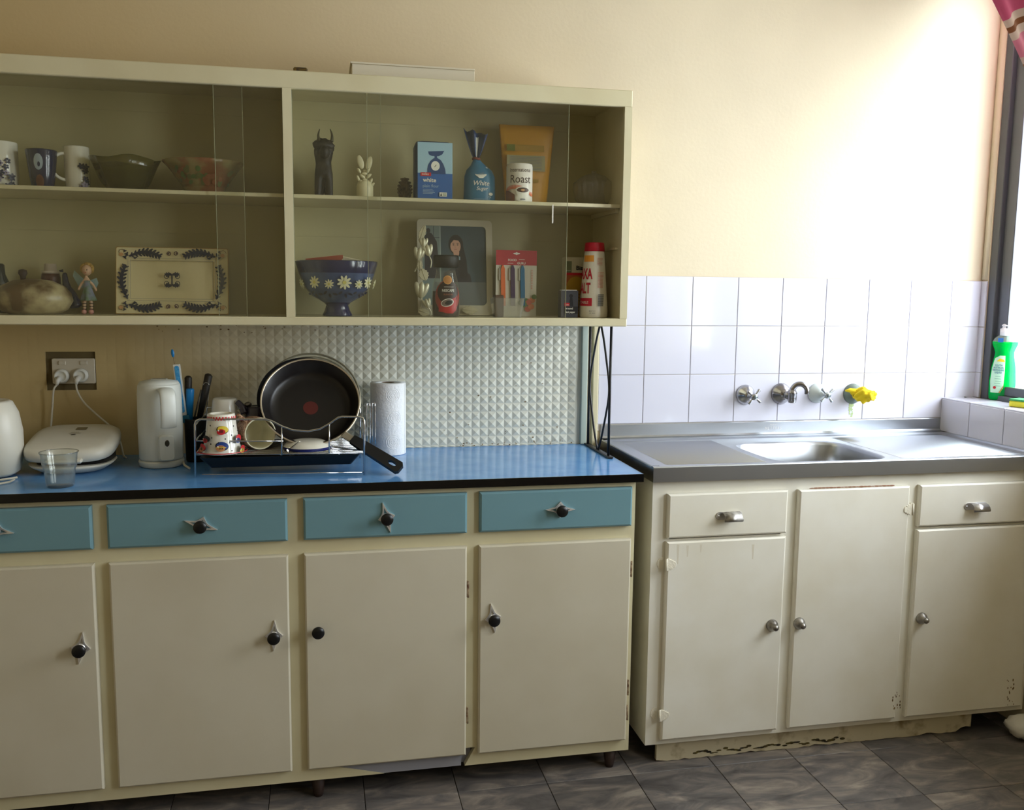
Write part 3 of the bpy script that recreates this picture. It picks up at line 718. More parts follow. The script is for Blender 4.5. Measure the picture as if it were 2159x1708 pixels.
for (px, py, w, h) in ((1890, 1478, 14, 26), (2131, 1460, 12, 40), (1312, 1462, 7, 9)):
    for i in range(16):
        q = ay(px+random.uniform(-w, w)*.6, py+random.uniform(-h, h)*.7, SF-.0004); r = random.uniform(.001, .0026)
        g.prism(ell(q.x, q.z, r*.8, r*1.8, 7), SF-.0002-.00003*i, SF)
build('chipped_paint', g, grime, sc_, kind='stuff')
g = G()
for (px, py, L) in ((1450, 1150, 26), (1588, 1148, 34), (1430, 1148, 44), (1478, 1148, 18)):
    q = ay(px, py, SF); g.prism([(q.x-.0034, q.z), (q.x+.0034, q.z), (q.x+.0016, q.z-L*.0012), (q.x-.0010, q.z-L*.0012)], SF-.00015, SF)
build('drip_stains', g, mat('drip', (222, 215, 196), .3, coat=.5), eA, kind='stuff')
g = G()
for i in range(22): q = ay(1712+i*8, 1029.5-i*.28, SF+.004); g.prism(ell(q.x, q.z, .0085, .0009+.0012*random.random(), 9), SF+.0025-.00003*i, SF+.004)
build('worn_edge', g, mat('bare_wood_edge', (150, 104, 78), .8), eB)

# ================================================================= small things
def B(l, t, r, b, y, zb=None):
    """photo box -> centre x, half width, base z, height at depth y"""
    mid = (t+b)/2; xl = ay(l, mid, y).x; xr = ay(r, mid, y).x; zt = ay((l+r)/2, t, y).z
    z0 = zb if zb is not None else ay((l+r)/2, b, y).z
    return (xl+xr)/2, (xr-xl)/2, z0, zt-z0
white = mat('white_ceramic', (228, 224, 210), .2, coat=.3); wh = mat('print_white', (228, 226, 214), .5)
navy = mat('navy_glaze', (22, 30, 62), .2, coat=.4); navyp = mat('print_navy', (32, 38, 66), .5); blk = mat('print_black', (18, 16, 16), .5)
red = mat('print_red', (190, 28, 36), .45); orange = mat('print_orange', (226, 140, 50), .5); tan = mat('print_tan', (196, 150, 104), .5)
greyp = mat('print_grey', (130, 132, 134), .5); pinkp = mat('print_pink', (212, 150, 132), .5); greenp = mat('print_green', (96, 120, 62), .5)
yellowp = mat('print_yellow', (222, 196, 60), .5); brownp = mat('print_brown', (92, 54, 34), .5); tealp = mat('print_teal', (64, 130, 150), .5); skinp = mat('print_skin', (214, 172, 148), .5)
def floral(d, m, us, vs, n, seed, r=.004):
    random.seed(seed)
    for _ in range(n):
        u = random.uniform(*us); v = random.uniform(*vs)
        for k in range(5): a = 2*pi*k/5+_; d.ell(u+r*.8*cos(a), v+r*.8*sin(a), r*random.uniform(.45, .8), r*.45, m if _ % 4 else greyi, 8, a)
greyi = 1
def mug(name, label, cx, cy, z0, r, h, m, handle=None, taper=1.0, group=None, thick=.003):
    t = thing(name, label, 'mug' if name == 'mug' else 'cup', (cx, cy, z0), group)
    pr_ = [(r*taper*.86, 0), (r*taper*.93, .002), (r*(taper+.25*(1-taper)), h*.3), (r*(taper+.65*(1-taper)), h*.65), (r, h-.002), (r-.0008, h), (r-thick, h-.001), (r*taper-thick, .008), (0, .006)]
    g = G(); g.lathe(pr_, (cx, cy, z0), 36); b = build('body', g, m, t)
    if handle is not None:
        g = G(); ca, sa = cos(handle), sin(handle); pts = []
        for i in range(13):
            a = -pi/2+pi*i/12; q = r*.90+cos(a)*h*.30; pts.append((cx+ca*q, cy+sa*q, z0+h*.55+sin(a)*h*.29))
        g.tube(pts, r=.0042, seg=10); build('handle', g, m, t)
    return t, pr_
# --- left compartment, upper shelf
c = B(-30, 300, 38, 388, -.13, SH); cx, w, z, h = c
t, pr_ = mug('mug', 'white mug with dark floral print, leftmost on the upper shelf', cx, -.13, z, w, h, white)
d = Dec(cylmap((cx, -.13), w, z, facing((cx, -.13)))); floral(d, 0, (-.01, .03), (.006, h*.62), 12, 1, .0055); d.make('floral_print', [navyp, mat('print_lilac', (150, 140, 160), .5)], t)
cx, w, z, h = B(55, 317, 122, 392, -.15, SH)
t, pr_ = mug('cup', 'dark navy cup with a pale oval portrait between the two white floral mugs', cx, -.15, z, w, h, navy, taper=.72)
d = Dec(cylmap((cx, -.15), prof_at(pr_[:5]), z, facing((cx, -.15)))); d.ell(-.008, h*.68, .0105, h*.2, 0); d.ell(-.007, h*.62, .003, .006, 2); d.ell(-.006, h*.2, .009, h*.17, 1); d.make('portrait_print', [mat('print_pale_blue', (150, 162, 170), .5), brownp, navyp], t)
cx, w, z, h = B(136, 310, 189, 392, -.12, SH)
t, pr_ = mug('mug', 'white mug with side handle and dark floral print left of the olive glass bowl', cx, -.12, z, w, h, white, handle=pi+.5)
d = Dec(cylmap((cx, -.12), w, z, facing((cx, -.12)))); floral(d, 0, (.004, .026), (.005, h*.6), 10, 4, .0055); d.make('floral_print', [navyp, mat('print_lilac', (1, 1, 1))], t)
olive = glassmat('olive_glass', (.62, .60, .36), 1.0, dust=.22, dustcol=(.20, .18, .06), rough=.08)
cx, w, z, h = B(192, 337, 338, 400, -.13, SH)
g = G(); wob = lambda a, zz, i: 1+.035*sin(a*8)*min(1, zz/.02)+(.02*sin(a*3) if i > 3 else 0)
g.lathe([(w*.42, 0), (w*.5, .004), (w*.7, h*.35), (w*.86, h*.7), (w, h), (w*.97, h), (w*.82, h*.68), (w*.62, h*.33), (w*.4, .008), (0, .008)], (cx, -.135, z), 64, wob=wob)
for i, v in enumerate(g.v):
    if v.z > z+h*.6: v.z += .004*sin(atan2(v.y+.135, v.x-cx)*4)
o = build('glass_bowl', g, olive); tag(o, 'olive green glass bowl with a wavy rim right of the white mugs', 'bowl'); 
cx, w, z, h = B(344, 344, 516, 404, -.13, SH)
t = thing('fruit_bowl', 'flared bowl with faded fruit pattern and crimped rim on the upper shelf', 'bowl', (cx, -.135, z))
g = G(); g.lathe([(w*.42, 0), (w*.46, .003), (w*.52, h*.25), (w*.70, h*.55), (w*.88, h*.84), (w, h), (w*.985, h+.001), (w*.85, h*.80), (w*.66, h*.5), (w*.45, .010), (0, .007)], (cx, -.135, z), 72, wob=lambda a, zz, i: 1+(.015*sin(a*24) if 5 <= i <= 6 else 0))
bowlm = mat('fruit_bowl_glaze', (150, 138, 92), .25, col2=(142, 92, 62), vscale=16, ramp=(.42, .6)); build('body', g, bowlm, t)
d = Dec(cylmap((cx, -.135), prof_at([(w*.46, .003), (w*.52, h*.25), (w*.70, h*.55), (w*.88, h*.84), (w, h)]), z, facing((cx, -.135))))
random.seed(8)
for i in range(26): d.ell(-.075+.15*random.random(), h*(.3+.45*random.random()), .008*random.random()+.004, .006, random.choice((0, 1, 2)), 10, random.random()*3)
d.make('fruit_print', [greenp, mat('print_rust', (152, 96, 64), .5), mat('print_olive', (110, 112, 60), .5)], t)

# --- left compartment, lower shelf
cx, w, z, h = B(-12, 588, 152, 664, -.16, F0)
t = thing('round_pot', 'round brown pottery pot with cream patches and a lid knob, lower left shelf', 'pot', (cx, -.16, z))
g = G(); g.lathe([(w*.62, 0), (w*.86, h*.12), (w, h*.38), (w*.96, h*.6), (w*.8, h*.8), (w*.5, h*.95), (.012, h*1.0), (0, h)], (cx, -.16, z), 64, wob=lambda a, zz, i: 1+.02*abs(sin(a*4)), sy=.8)
build('body', g, mat('brown_cream_glaze', (96, 74, 44), .35, col2=(178, 164, 124), vscale=13, ramp=(.45, .62)), t)
g = G(); g.lathe([(.006, h*.97), (.007, h+.006), (.011, h+.014), (.009, h+.022), (0, h+.024)], (cx-.022, -.16, z), 16); build('lid_knob', g, brownw, t)
cx, w, z, h = B(-28, 555, 13, 664, -.09, F0)
g = G(); g.lathe([(w, 0), (w, h*.6), (w*.6, h*.78), (w*.55, h*.97), (w*.4, h), (0, h)], (cx, -.06, z), 20); o = build('dark_bottle', g, mat('dark_teal_glass', (18, 34, 36), .2, coat=.4)); tag(o, 'dark teal bottle at the left photo edge behind the brown pot', 'bottle')
cx, w, z, h = B(84, 556, 128, 664, -.075, F0)
t = thing('jar', 'maroon jar with a pale lid behind the brown pot', 'jar', (cx, -.065, z)); w *= .92
g = G(); g.lathe([(w*.9, 0), (w, .004), (w, h*.72), (w*.92, h*.8), (0, h*.8)], (cx, -.065, z), 28); build('body', g, mat('maroon', (78, 34, 30), .35), t)
g = G(); g.lathe([(w*.9, h*.8), (w*.92, h*.83), (w*.88, h*.86), (w*.66, h*.86), (w*.62, h), (0, h)], (cx, -.065, z), 28); build('lid', g, mat('pale_lid', (196, 182, 166), .4), t)
a = ay(135, 575, -.10); b_ = ay(150, 663, -.11)
t = thing('bird_figurine', 'dark blue glazed bird figurine between the brown pot and the fairy doll', 'figurine', (b_.x, -.11, F0)); q = lambda px, py: ay(px, py, -.075)
skin('body', [q(136, 574), q(138, 592), q(142, 610), q(152, 628), q(160, 645), (q(162, 655).x, -.075, F0+.013)], [(i, i+1) for i in range(5)], [.006, .008, .012, .017, .019, .012], navy, t, root=3)
g = G(); g.T = Matrix.Translation(q(133, 571)) @ Matrix.Rotation(-pi/2, 4, 'Y'); g.lathe([(.004, 0), (.0025, .007), (0, .011)], seg=10); build('beak', g, navy, t)
# fairy doll
P_ = lambda px, py, y=-.145: ay(px, py, y)
t = thing('fairy_doll', 'small fairy doll with blond hair, green dress and pale wings beside the framed tray', 'figurine', (P_(184, 664).x, -.145, F0))
hx = P_(183, 570); s_ = mpp(hx)
skin('body', [P_(181, 580), P_(183, 590), P_(184, 604), P_(184, 618), P_(178, 636), (P_(178, 655).x, -.145, F0+.012), P_(192, 636), (P_(193, 655).x, -.145, F0+.012), P_(172, 598), P_(165, 612), P_(196, 600), P_(204, 614)],
     [(0, 1), (1, 2), (2, 3), (3, 4), (4, 5), (3, 6), (6, 7), (1, 8), (8, 9), (1, 10), (10, 11)], [.0035, .005, .0075, .009, .0045, .004, .0045, .004, .0035, .0028, .0035, .0028], mat('doll_skin', (206, 168, 138), .5), t, root=2)
g = G(); g.ball((hx.x, hx.y-.001, hx.z), .0125, sz=1.1, sx=.95); build('head', g, mat('doll_skin', (1, 1, 1)), t)
d = Dec(lambda u, v, l: (hx.x+u, hx.y-.0138-.0002*l+.4*abs(u), hx.z+v)); d.ell(-.004, .001, .0012, .0015, 0, 8); d.ell(.003, .001, .0012, .0015, 0, 8); d.ell(-.0005, -.006, .002, .0008, 1, 8); d.make('face_print', [blk, red], t)
g = G(); random.seed(2)
for i in range(26):
    a = -.6+4.3*i/25; g.ball((hx.x+.012*cos(a), hx.y+.002+.004*random.random(), hx.z+.004+.0115*sin(a)), .0052, seg=8)
build('hair', g, mat('blond_hair', (176, 142, 72), .7), t, kind='stuff')
g = G(); dz = P_(184, 634).z; dt = P_(184, 592).z
g.lathe([(.0185, dz), (.017, dz+.006), (.012, dz+(dt-dz)*.5), (.008, dt-.008), (.0085, dt), (0, dt+.002)], (P_(184, 610).x+.001, -.145, 0), 30, wob=lambda a, zz, i: 1+(.14*sin(a*7) if i < 2 else 0)); build('dress', g, mat('dress_green', (96, 118, 88), .8, col2=(132, 134, 160), vscale=45), t)
for s2, px in ((-1, 158), (1, 205)):
    g = G(); c0 = P_(182, 594, -.128); c1 = P_(px, 580 if s2 < 0 else 596, -.122)
    g.prism([(c0.x, c0.z), (c1.x, c1.z+.012), (c1.x-s2*-.004, c1.z-.002), (P_(px-s2*6, 606).x, P_(px, 608).z), (c0.x, c0.z-.012)], -.127, -.1255); build('wing', g, mat('wing_film', (150, 176, 176), .4), t)
for px in (178, 193):
    g = G(); q = P_(px, 660); g.ball((q.x, -.148, F0+.0065), .0065, sy=1.3, sz=.95, seg=10); build('shoe', g, mat('doll_pink', (210, 150, 140), .5), t)
for px in (178, 193):
    g = G()
    for k in range(3): q = P_(px, 640+k*6); g.tube([(q.x+.0048*cos(a), -.145+.0048*sin(a), q.z) for a in [2*pi*i/12 for i in range(12)]], r=.0009, seg=6, closed=True)
    build('leg_lacing', g, brownw, t, kind='stuff')

# framed tray, leaning against the cabinet back
yb_t, yt_t = -.16, -.125
x0 = ay(245, 594, -.145).x; x1 = ay(480, 594, -.145).x; zt_ = ay(360, 523, yt_t).z; Hh = zt_-F0-.001
t = thing('painted_tray', 'cream rectangular tray with dark blue scrollwork leaning in the lower left shelf', 'tray', ((x0+x1)/2, yb_t, F0))
th = atan2(yt_t-yb_t, Hh); LH = Hh/cos(th)-.003
TT = Matrix.Translation((x0, yb_t, F0+.0035)) @ Matrix.Rotation(-th, 4, 'X'); Wd = x1-x0
cre = mat('tray_cream', (222, 210, 168), .4); edg = mat('tray_tan_edge', (168, 132, 70), .5)
bd = .034
g = G(); g.T = TT; g.ringp(rrect(0, Wd, 0, LH, .004), rrect(bd, Wd-bd, bd*.98, LH-bd, .002), 0, .009); rim = build('rim', g, cre, t)
g = G(); g.T = TT; g.box(bd-.002, Wd-bd+.002, .005, .009, bd*.96, LH-bd+.002); build('tray_base', g, cre, t)
g = G(); g.T = TT
g.ringp(rrect(-.0016, Wd+.0016, -.0016, LH+.0016, .004), rrect(0, Wd, 0, LH, .004), .0, .010); build('edge_band', g, edg, t, label='tan edge band')
dd = Dec(lambda u, v, l: TT @ Vector((u, -.0004-.00004*l, v)))
def leafchain(pts, r0, flip=1, m=0):
    n = len(pts)
    for i in range(n-1):
        p, q = Vector(pts[i]), Vector(pts[i+1]); dr = (q-p).normalized(); rr = r0*(.55+.45*sin(pi*(i+.5)/n)); a = atan2(dr.y, dr.x)
        dd.ell(p.x, p.y, rr*.9, rr*.42, m, 9, a)
        for s2 in (-1, 1):
            aa = a+s2*.95; dd.ell(p.x+cos(aa)*rr*.62, p.y+sin(aa)*rr*.62, rr*.62, rr*.26, m, 8, aa)
def curl(cx, cz, r, a0, turns, w=.0023, m=0):
    pts = [(cx+r*(1-.62*i/22)*cos(a0+turns*2*pi*i/22), cz+r*(1-.62*i/22)*sin(a0+turns*2*pi*i/22)) for i in range(23)]; dd.stroke(pts, w, m); dd.ell(pts[-1][0], pts[-1][1], w*1.5, w*1.5, m, 8)
def arc(x0, z0, x1, z1, bow, n=9): return [(x0+(x1-x0)*i/n, z0+(z1-z0)*i/n+bow*sin(pi*i/n)) for i in range(n+1)]
for sx_ in (0, 1):
    X_ = (lambda x: x) if sx_ == 0 else (lambda x: Wd-x)
    for zc, sg in ((LH-bd/2, 1), (bd/2, -1)):
        A = [(X_(x), z_) for x, z_ in arc(.036, zc-.004*sg, .112, zc-.008*sg, .011*sg)]; leafchain(A, .0118)
        curl(X_(.046), zc-.008*sg, .007, 0 if sx_ else pi, .8*(1 if sx_ else -1)*sg)
        curl(X_(.128), zc+.001, .006, 1.2*sg if sx_ else pi-1.2*sg, .9*(1 if sx_ else -1), m=3)
        curl(X_(.012), zc+.004*sg, .009, 0, .8, .0012, 1); dd.ell(X_(.012), zc-.002, .0055, .005, 2, 10)
        leafchain([(X_(.020), zc+.008*sg), (X_(.026), zc), (X_(.022), zc-.008*sg), (X_(.016), zc-.016*sg)], .006)
    B_ = [(X_(.026-.013*sin(pi*i/8)), .042+(LH-.084)*i/8) for i in range(9)]; leafchain(B_, .0115)
    curl(X_(.022), LH*.32, .007, 0, .9); curl(X_(.02), LH*.7, .006, 2, -.8)
cxm, czm = Wd/2, LH/2
for sx_ in (-1, 1):
    for sz_ in (-1, 1):
        curl(cxm+sx_*.0125, czm+sz_*.0085, .0082, pi/2*sz_ if sx_ > 0 else pi-pi/2*sz_, -.75*sx_*sz_, .0016)
        leafchain([(cxm+sx_*(.002+.0035*i), czm+sz_*(.0135+.0018*sin(i))) for i in range(5)], .0062)
dd.stroke([(cxm, czm-.014), (cxm, czm+.014)], .0034, 0)
for ins in (bd-.0035, bd+.002):
    p = [(ins, ins), (Wd-ins, ins), (Wd-ins, LH-ins), (ins, LH-ins), (ins, ins)]
    for a, b in zip(p, p[1:]): dd.stroke([a, b], .0008, 4)
dd.make('scrollwork', [mat('scroll_blue', (38, 44, 66), .5), mat('scroll_brown', (96, 72, 44), .5), tan, mat('scroll_plum', (96, 72, 72), .5), greyp], rim)

# --- right compartment, upper shelf
t_px = lambda px, py, y=-.13: ay(px, py, y)
cx = t_px(684, 400).x
t = thing('horned_figurine', 'dark carved horned goat figurine standing left on the right upper shelf', 'figurine', (cx, -.13, SH)); carve = mat('dark_carved_wood', (48, 42, 32), .55, col2=(30, 26, 20), vscale=30, bump=.8, bscale=70)
Q = t_px
legs = [(669, .0), (694, 0)]
V_ = [Q(682, 362), Q(681, 345), Q(682, 328), Q(684, 312, -.145), Q(685, 303, -.15),
      Q(672, 372, -.145), (Q(670, 395, -.145).x, -.145, SH+.012), (Q(669, 405, -.147).x, -.147, SH+.004), Q(693, 372, -.145), (Q(695, 395, -.145).x, -.145, SH+.012), (Q(696, 405, -.147).x, -.147, SH+.004),
      Q(685, 352, -.09), (Q(673, 390, -.085).x, -.085, SH+.004), (Q(692, 390, -.085).x, -.085, SH+.004), Q(666, 316, -.135), Q(700, 314, -.135)]
skin('body', V_, [(0, 1), (1, 2), (2, 3), (3, 4), (0, 5), (5, 6), (6, 7), (0, 8), (8, 9), (9, 10), (0, 11), (11, 12), (11, 13), (2, 14), (2, 15)],
     [.0225, .0185, .020, .026, .018, .012, .009, .009, .012, .009, .009, .017, .008, .008, .0085, .0075], carve, t, root=0)
g = G(); g.ball((Q(684, 322).x, -.158, Q(684, 324).z), .0135, sy=1.2, sz=1.25, bump=.15); g.ball((Q(683, 309).x, -.140, Q(684, 309).z), .0225, sx=1.25, sy=.8, sz=.85, bump=.25); build('muzzle', g, carve, t)
for xs_ in (((673, 298), (671, 285), (674, 272)), ((699, 299), (700, 285), (696, 272))):
    g = G(); g.tube(spline([Q(*p, -.145) for p in xs_], 4), rs=[.0052-.0042*i/8 for i in range(9)], seg=9); build('horn', g, mat('horn', (66, 60, 34), .4), t)
cx, w, z, h = B(752, 383, 787, 412, -.15, SH)
t = thing('white_ornament', 'white round jar ornament crowned with petals and bows on the right upper shelf', 'ornament', (cx, -.15, z))
wo = mat('ornament_white', (214, 206, 170), .35)
g = G(); g.lathe([(w*.9, 0), (w, .004), (w, h*.75), (w*.86, h*.95), (w*.55, h*1.05), (0, h*1.08)], (cx, -.15, z), 28); build('jar_body', g, wo, t)
for (px, py, a, L) in ((760, 342, .25, 13), (778, 344, -.25, 13)):
    g = G(); q = ay(px, py, -.152); g.T = Matrix.Translation(q) @ Matrix.Rotation(-a, 4, 'Y'); g.ball((0, 0, 0), 1, sx=.0085, sy=.003, sz=.0185); build('petal', g, wo, t)
g = G()
for (px, py, a) in ((757, 360, 1), (776, 360, -1), (764, 372, .6), (778, 371, -.8), (769, 366, 0), (782, 382, -1.2), (755, 376, 1.2), (785, 390, -.9), (770, 380, .3), (762, 384, .9)):
    q = ay(px, py, -.158); g.T = Matrix.Translation(q) @ Matrix.Rotation(a, 4, 'Y'); g.ball((0, 0, 0), 1, sx=.0085, sy=.004, sz=.0038, seg=8, bump=.2)
g.T = Matrix(); q = ay(769, 368, -.151); g.tube([(q.x, -.151, z+h), (q.x, -.151, q.z+.012)], r=.005); build('bow', g, wo, t, kind='stuff')
cx, w, z, h = B(839, 373, 868, 414, -.14, SH)
t = thing('pine_cone', 'brown pine cone standing left of the flour bag', 'pine cone', (cx, -.14, z)); pcm = mat('cone_brown', (92, 76, 42), .7, col2=(54, 40, 22), vscale=60)
g = G(); g.ball((cx, -.14, z+h/2), 1, sx=w*.72, sy=w*.72, sz=h*.48); build('core', g, pcm, t)
g = G()
for j in range(7):
    zz = z+h*(.1+.13*j); rr = w*sin(pi*(.16+.115*j))*.95
    for k in range(9):
        a = 2*pi*(k+.5*(j % 2))/9; g.T = Matrix.Translation((cx+rr*cos(a), -.14+rr*sin(a), zz)) @ Matrix.Rotation(a, 4, 'Z') @ Matrix.Rotation(-.95, 4, 'Y'); g.box(-.005, .0045, -.0042, .0042, -.0022, .0014, c=.0008)
build('scales', g, pcm, t, kind='stuff')

# flour bag
cx, w, z, h = B(872, 303, 951, 416, -.17, SH); y0 = -.205; fb = mat('flour_paper_blue', (38, 88, 146), .5, bump=.25, bscale=50); lb = mat('flour_paper_pale', (150, 186, 206), .5, bump=.4, bscale=40)
t = thing('flour_bag', 'blue and pale blue paper bag of white plain flour with a kitchen-scale picture', 'bag', (cx, -.175, z))
def softbag(x0, x1, ya, yb, z0, z1, ms, split=None, top=.012):
    g = G(); nz = 12; n = 28; vs = []; fs = []; mi = []
    for j in range(nz+1):
        v = j/nz; zz = z0+(z1-z0)*v; k = 1-.06*(1-4*(v-.5)**2)*-1*0; sh = 1-(.10*max(0, (v-.88)/.12)**2)
        for i in range(n):
            a = 2*pi*i/n; e = 2/7; c, s2 = cos(a), sin(a)
            px = (x0+x1)/2+(x1-x0)/2*sh*abs(c)**e*(1 if c > 0 else -1); py = (ya+yb)/2+(yb-ya)/2*sh*abs(s2)**e*(1 if s2 > 0 else -1)
            w_ = noise.noise(Vector((px*50, py*50, zz*50)))*.0012; vs.append((px+w_, py+w_*.5, zz+(w_*2 if j == nz else 0)))
    for j in range(nz):
        for i in range(n): i2 = (i+1) % n; fs.append((j*n+i, j*n+i2, (j+1)*n+i2, (j+1)*n+i)); mi.append(1 if (split and z0+(z1-z0)*(j+.5)/nz > split) else 0)
    fs.append(tuple(range(n-1, -1, -1))); fs.append(tuple(nz*n+i for i in range(n))); mi += [0, 1 if split else 0]
    b = len(g.v); g.add(vs, fs, 0, True); g.mi = mi; return g
spz = ay(cx and 910, 366, -.2).z
g = softbag(cx-w, cx+w, y0, y0+.062, z, z+h, None); build('paper_bag', g, [mat('flour_side_navy', (30, 54, 88), .5, bump=.25, bscale=50)], t)
d = Dec(planemap((cx, y0-.0016, z))); H1 = spz-z
d.rect(-w*.86, w*.97, .001, H1, 0); d.rect(-w*.86, w*.97, H1, h*.985, 1)
d.poly([(-.016, h*.83), (.027, h*.85), (.022, h*.79), (.012, h*.755), (-.006, h*.755), (-.014, h*.78)], 2); d.rect(.001, .008, h*.71, h*.76, 2)
d.poly([(-.018, h*.455), (.031, h*.455), (.030, h*.53), (.025, h*.62), (.018, h*.69), (.009, h*.725), (-.001, h*.72), (-.010, h*.67), (-.016, h*.60), (-.018, h*.53)], 2)
d.ell(.0035, h*.59, .0115, .0125, 3); d.stroke([(.001, h*.57), (.006, h*.61)], .0014, 4)
d.rect(-.036, -.008, h*.415, h*.475, 5); d.text('coles', -.0235, h*.43, .009, 3)
d.text('white', -.030, h*.315, .0155, 3, bold=.02, align='l'); d.text('plain flour', -.030, h*.225, .0112, 6, align='l', sx=.95)
for i in range(4): d.rect(-.030, -.004+.003*(i % 3), h*(.185-.024*i), h*(.193-.024*i), 6)
d.rect(.014, .034, h*.075, h*.145, 3); d.poly([(.016, h*.085), (.021, h*.085), (.0185, h*.135)], 4); 
for i in range(3): d.rect(.023, .032, h*(.09+.017*i), h*(.097+.017*i), 7)
d.make('printed_front', [mat('flour_blue', (36, 92, 158), .5), mat('flour_pale', (158, 192, 208), .5), mat('flour_scale', (28, 66, 116), .5), wh, blk, red, mat('print_mist', (150, 176, 198), .5), greenp], t)

# sugar bag with a tied, fanned top
cx, w, z, h = B(978, 352, 1044, 419, -.17, SH)
t = thing('sugar_bag', 'teal blue sugar bag tied at the neck with a fanned top', 'bag', (cx, -.17, z))
n_ = ay(1004, 335, -.17); f_l = ay(978, 270, -.17); f_r = ay(1028, 282, -.17); nb = n_.z-z
g = G(); vs = []; prof = [(1, 0), (1.02, .1), (1.0, .5), (.98, .72), (.80, .90), (.5, 1.02)]
g.lathe([(w*a, h*b) for a, b in prof]+[(.010, nb-.004), (.006, nb+.004)], (cx, -.17, z), 32, sy=.62, wob=lambda a, zz, i: 1+.025*sin(a*9+i)*(i > 3))
nx0 = n_.x-cx
for v in g.v:
    k = max(0, (v.z-z-h*.7)/(nb-h*.7)); v.x += nx0*k*k
bag = build('bag_body', g, mat('sugar_teal', (44, 108, 142), .35), t)
g = G(); vs = []; fs = []; nn = 12; rows = 6
for j in range(rows+1):
    v = j/rows
    for i in range(nn+1):
        u = i/nn; xa = n_.x-.006+(f_l.x-n_.x+.006)*v**.8; xb_ = n_.x+.006+(f_r.x-n_.x-.006)*v**.8; zt2 = f_l.z+(f_r.z-f_l.z)*u-.006*(sin(u*9)**2)
        vs.append((xa+(xb_-xa)*u, -.17+.009*sin(u*12)*(.3+v), n_.z+(zt2-n_.z)*v))
for j in range(rows):
    for i in range(nn): a = j*(nn+1)+i; fs.append((a, a+1, a+nn+2, a+nn+1))
g.add(vs, fs, 0, True); g.mi = [1 if i % nn in (6, 7) and i//nn < 5 else 0 for i in range(len(fs))]
o = build('fanned_top', g, [mat('sugar_navy', (26, 52, 92), .4), wh], t); o.modifiers.new('s', 'SOLIDIFY').thickness = .0012
g = G(); g.tube([(n_.x+.0085*cos(a), -.17+.0075*sin(a), n_.z+.001*sin(a*2)) for a in [2*pi*i/16 for i in range(16)]], r=.0035, closed=True, seg=8); build('tie', g, mat('tie_red', (120, 52, 40), .6), t)
d = Dec(lambda u, v, l: (cx+u, -.17-.62*sqrt(max(1e-6, (w*1.03)**2-u*u))-.0008-.0002*l+(.0 if v < h*.7 else (v-h*.7)*.55), z+v))
d.poly([(-.020, h*.98), (-.021, h*.86), (-.015, h*.74), (-.005, h*.66), (.004, h*.66), (.014, h*.74), (.020, h*.86), (.019, h*.98)], 0)
d.text('White', -.001, h*.47, .0175, 0, shear=.25, bold=.005); d.text('Sugar', .002, h*.335, .014, 0, shear=.25)
d.ell(.027, h*.24, .006, .0042, 0); d.text('1 kg', .024, h*.15, .005, 0); d.rect(-.02, .02, h*.09, h*.1, 1, 8)
for i in range(3): d.rect(-.006, .008, h*(.76+.03*i), h*(.77+.03*i), 2)
d.make('printed_front', [wh, mat('print_mist', (1, 1, 1)), greyp], bag)

# yellow pouch
yp = -.085; a, b_ = ay(1052, 262, yp), ay(1169, 268, yp); c1 = ay(1066, 400, yp); c2 = ay(1152, 400, yp)
t = thing('yellow_pouch', 'mustard yellow stand-up pouch behind the coffee tin', 'pouch', ((a.x+b_.x)/2, yp, SH)); g = G(); vs = []; fs = []; rows, nn = 10, 20
for j in range(rows+1):
    v = j/rows; xl = c1.x+(a.x-c1.x)*v; xr = c2.x+(b_.x-c2.x)*v; dpt = .026*(1-v)**.8+.0012; zz = SH+(a.z-SH)*v
    for i in range(nn): q = 2*pi*i/nn; vs.append(((xl+xr)/2+(xr-xl)/2*cos(q), yp+dpt*sin(q), zz+.002*noise.noise(Vector((cos(q)*3, v*9, 0)))))
for j in range(rows):
    for i in range(nn): i2 = (i+1) % nn; fs.append((j*nn+i, j*nn+i2, (j+1)*nn+i2, (j+1)*nn+i))
fs += [tuple(range(nn-1, -1, -1)), tuple(rows*nn+i for i in range(nn))]; g.add(vs, fs, 0, True)
pb = build('pouch_body', g, mat('mustard_foil', (206, 150, 36), .4, bump=.2, bscale=30), t)
xc = (a.x+b_.x)/2; hh = a.z-SH
d = Dec(lambda u, v, l: (xc+u, yp-.026*(1-v/hh)**.8-.0030-.0002*l, SH+v))
d.rect(-.060, -.036, hh*.68, hh*.76, 0); d.rect(-.036, .048, hh*.68, hh*.76, 1); d.rect(-.06, .05, hh*.44, hh*.63, 2, 1, 3)
for i in range(9): d.rect(-.052, .040, hh*(.46+.018*i), hh*(.465+.018*i), 3)
d.rect(-.012, .03, hh*.30, hh*.34, 1); d.make('printed_panel', [mat('pouch_green', (112, 118, 22), .5), mat('pouch_gold', (176, 138, 40), .5), mat('pouch_grey', (166, 160, 120), .5), greyp], pb)

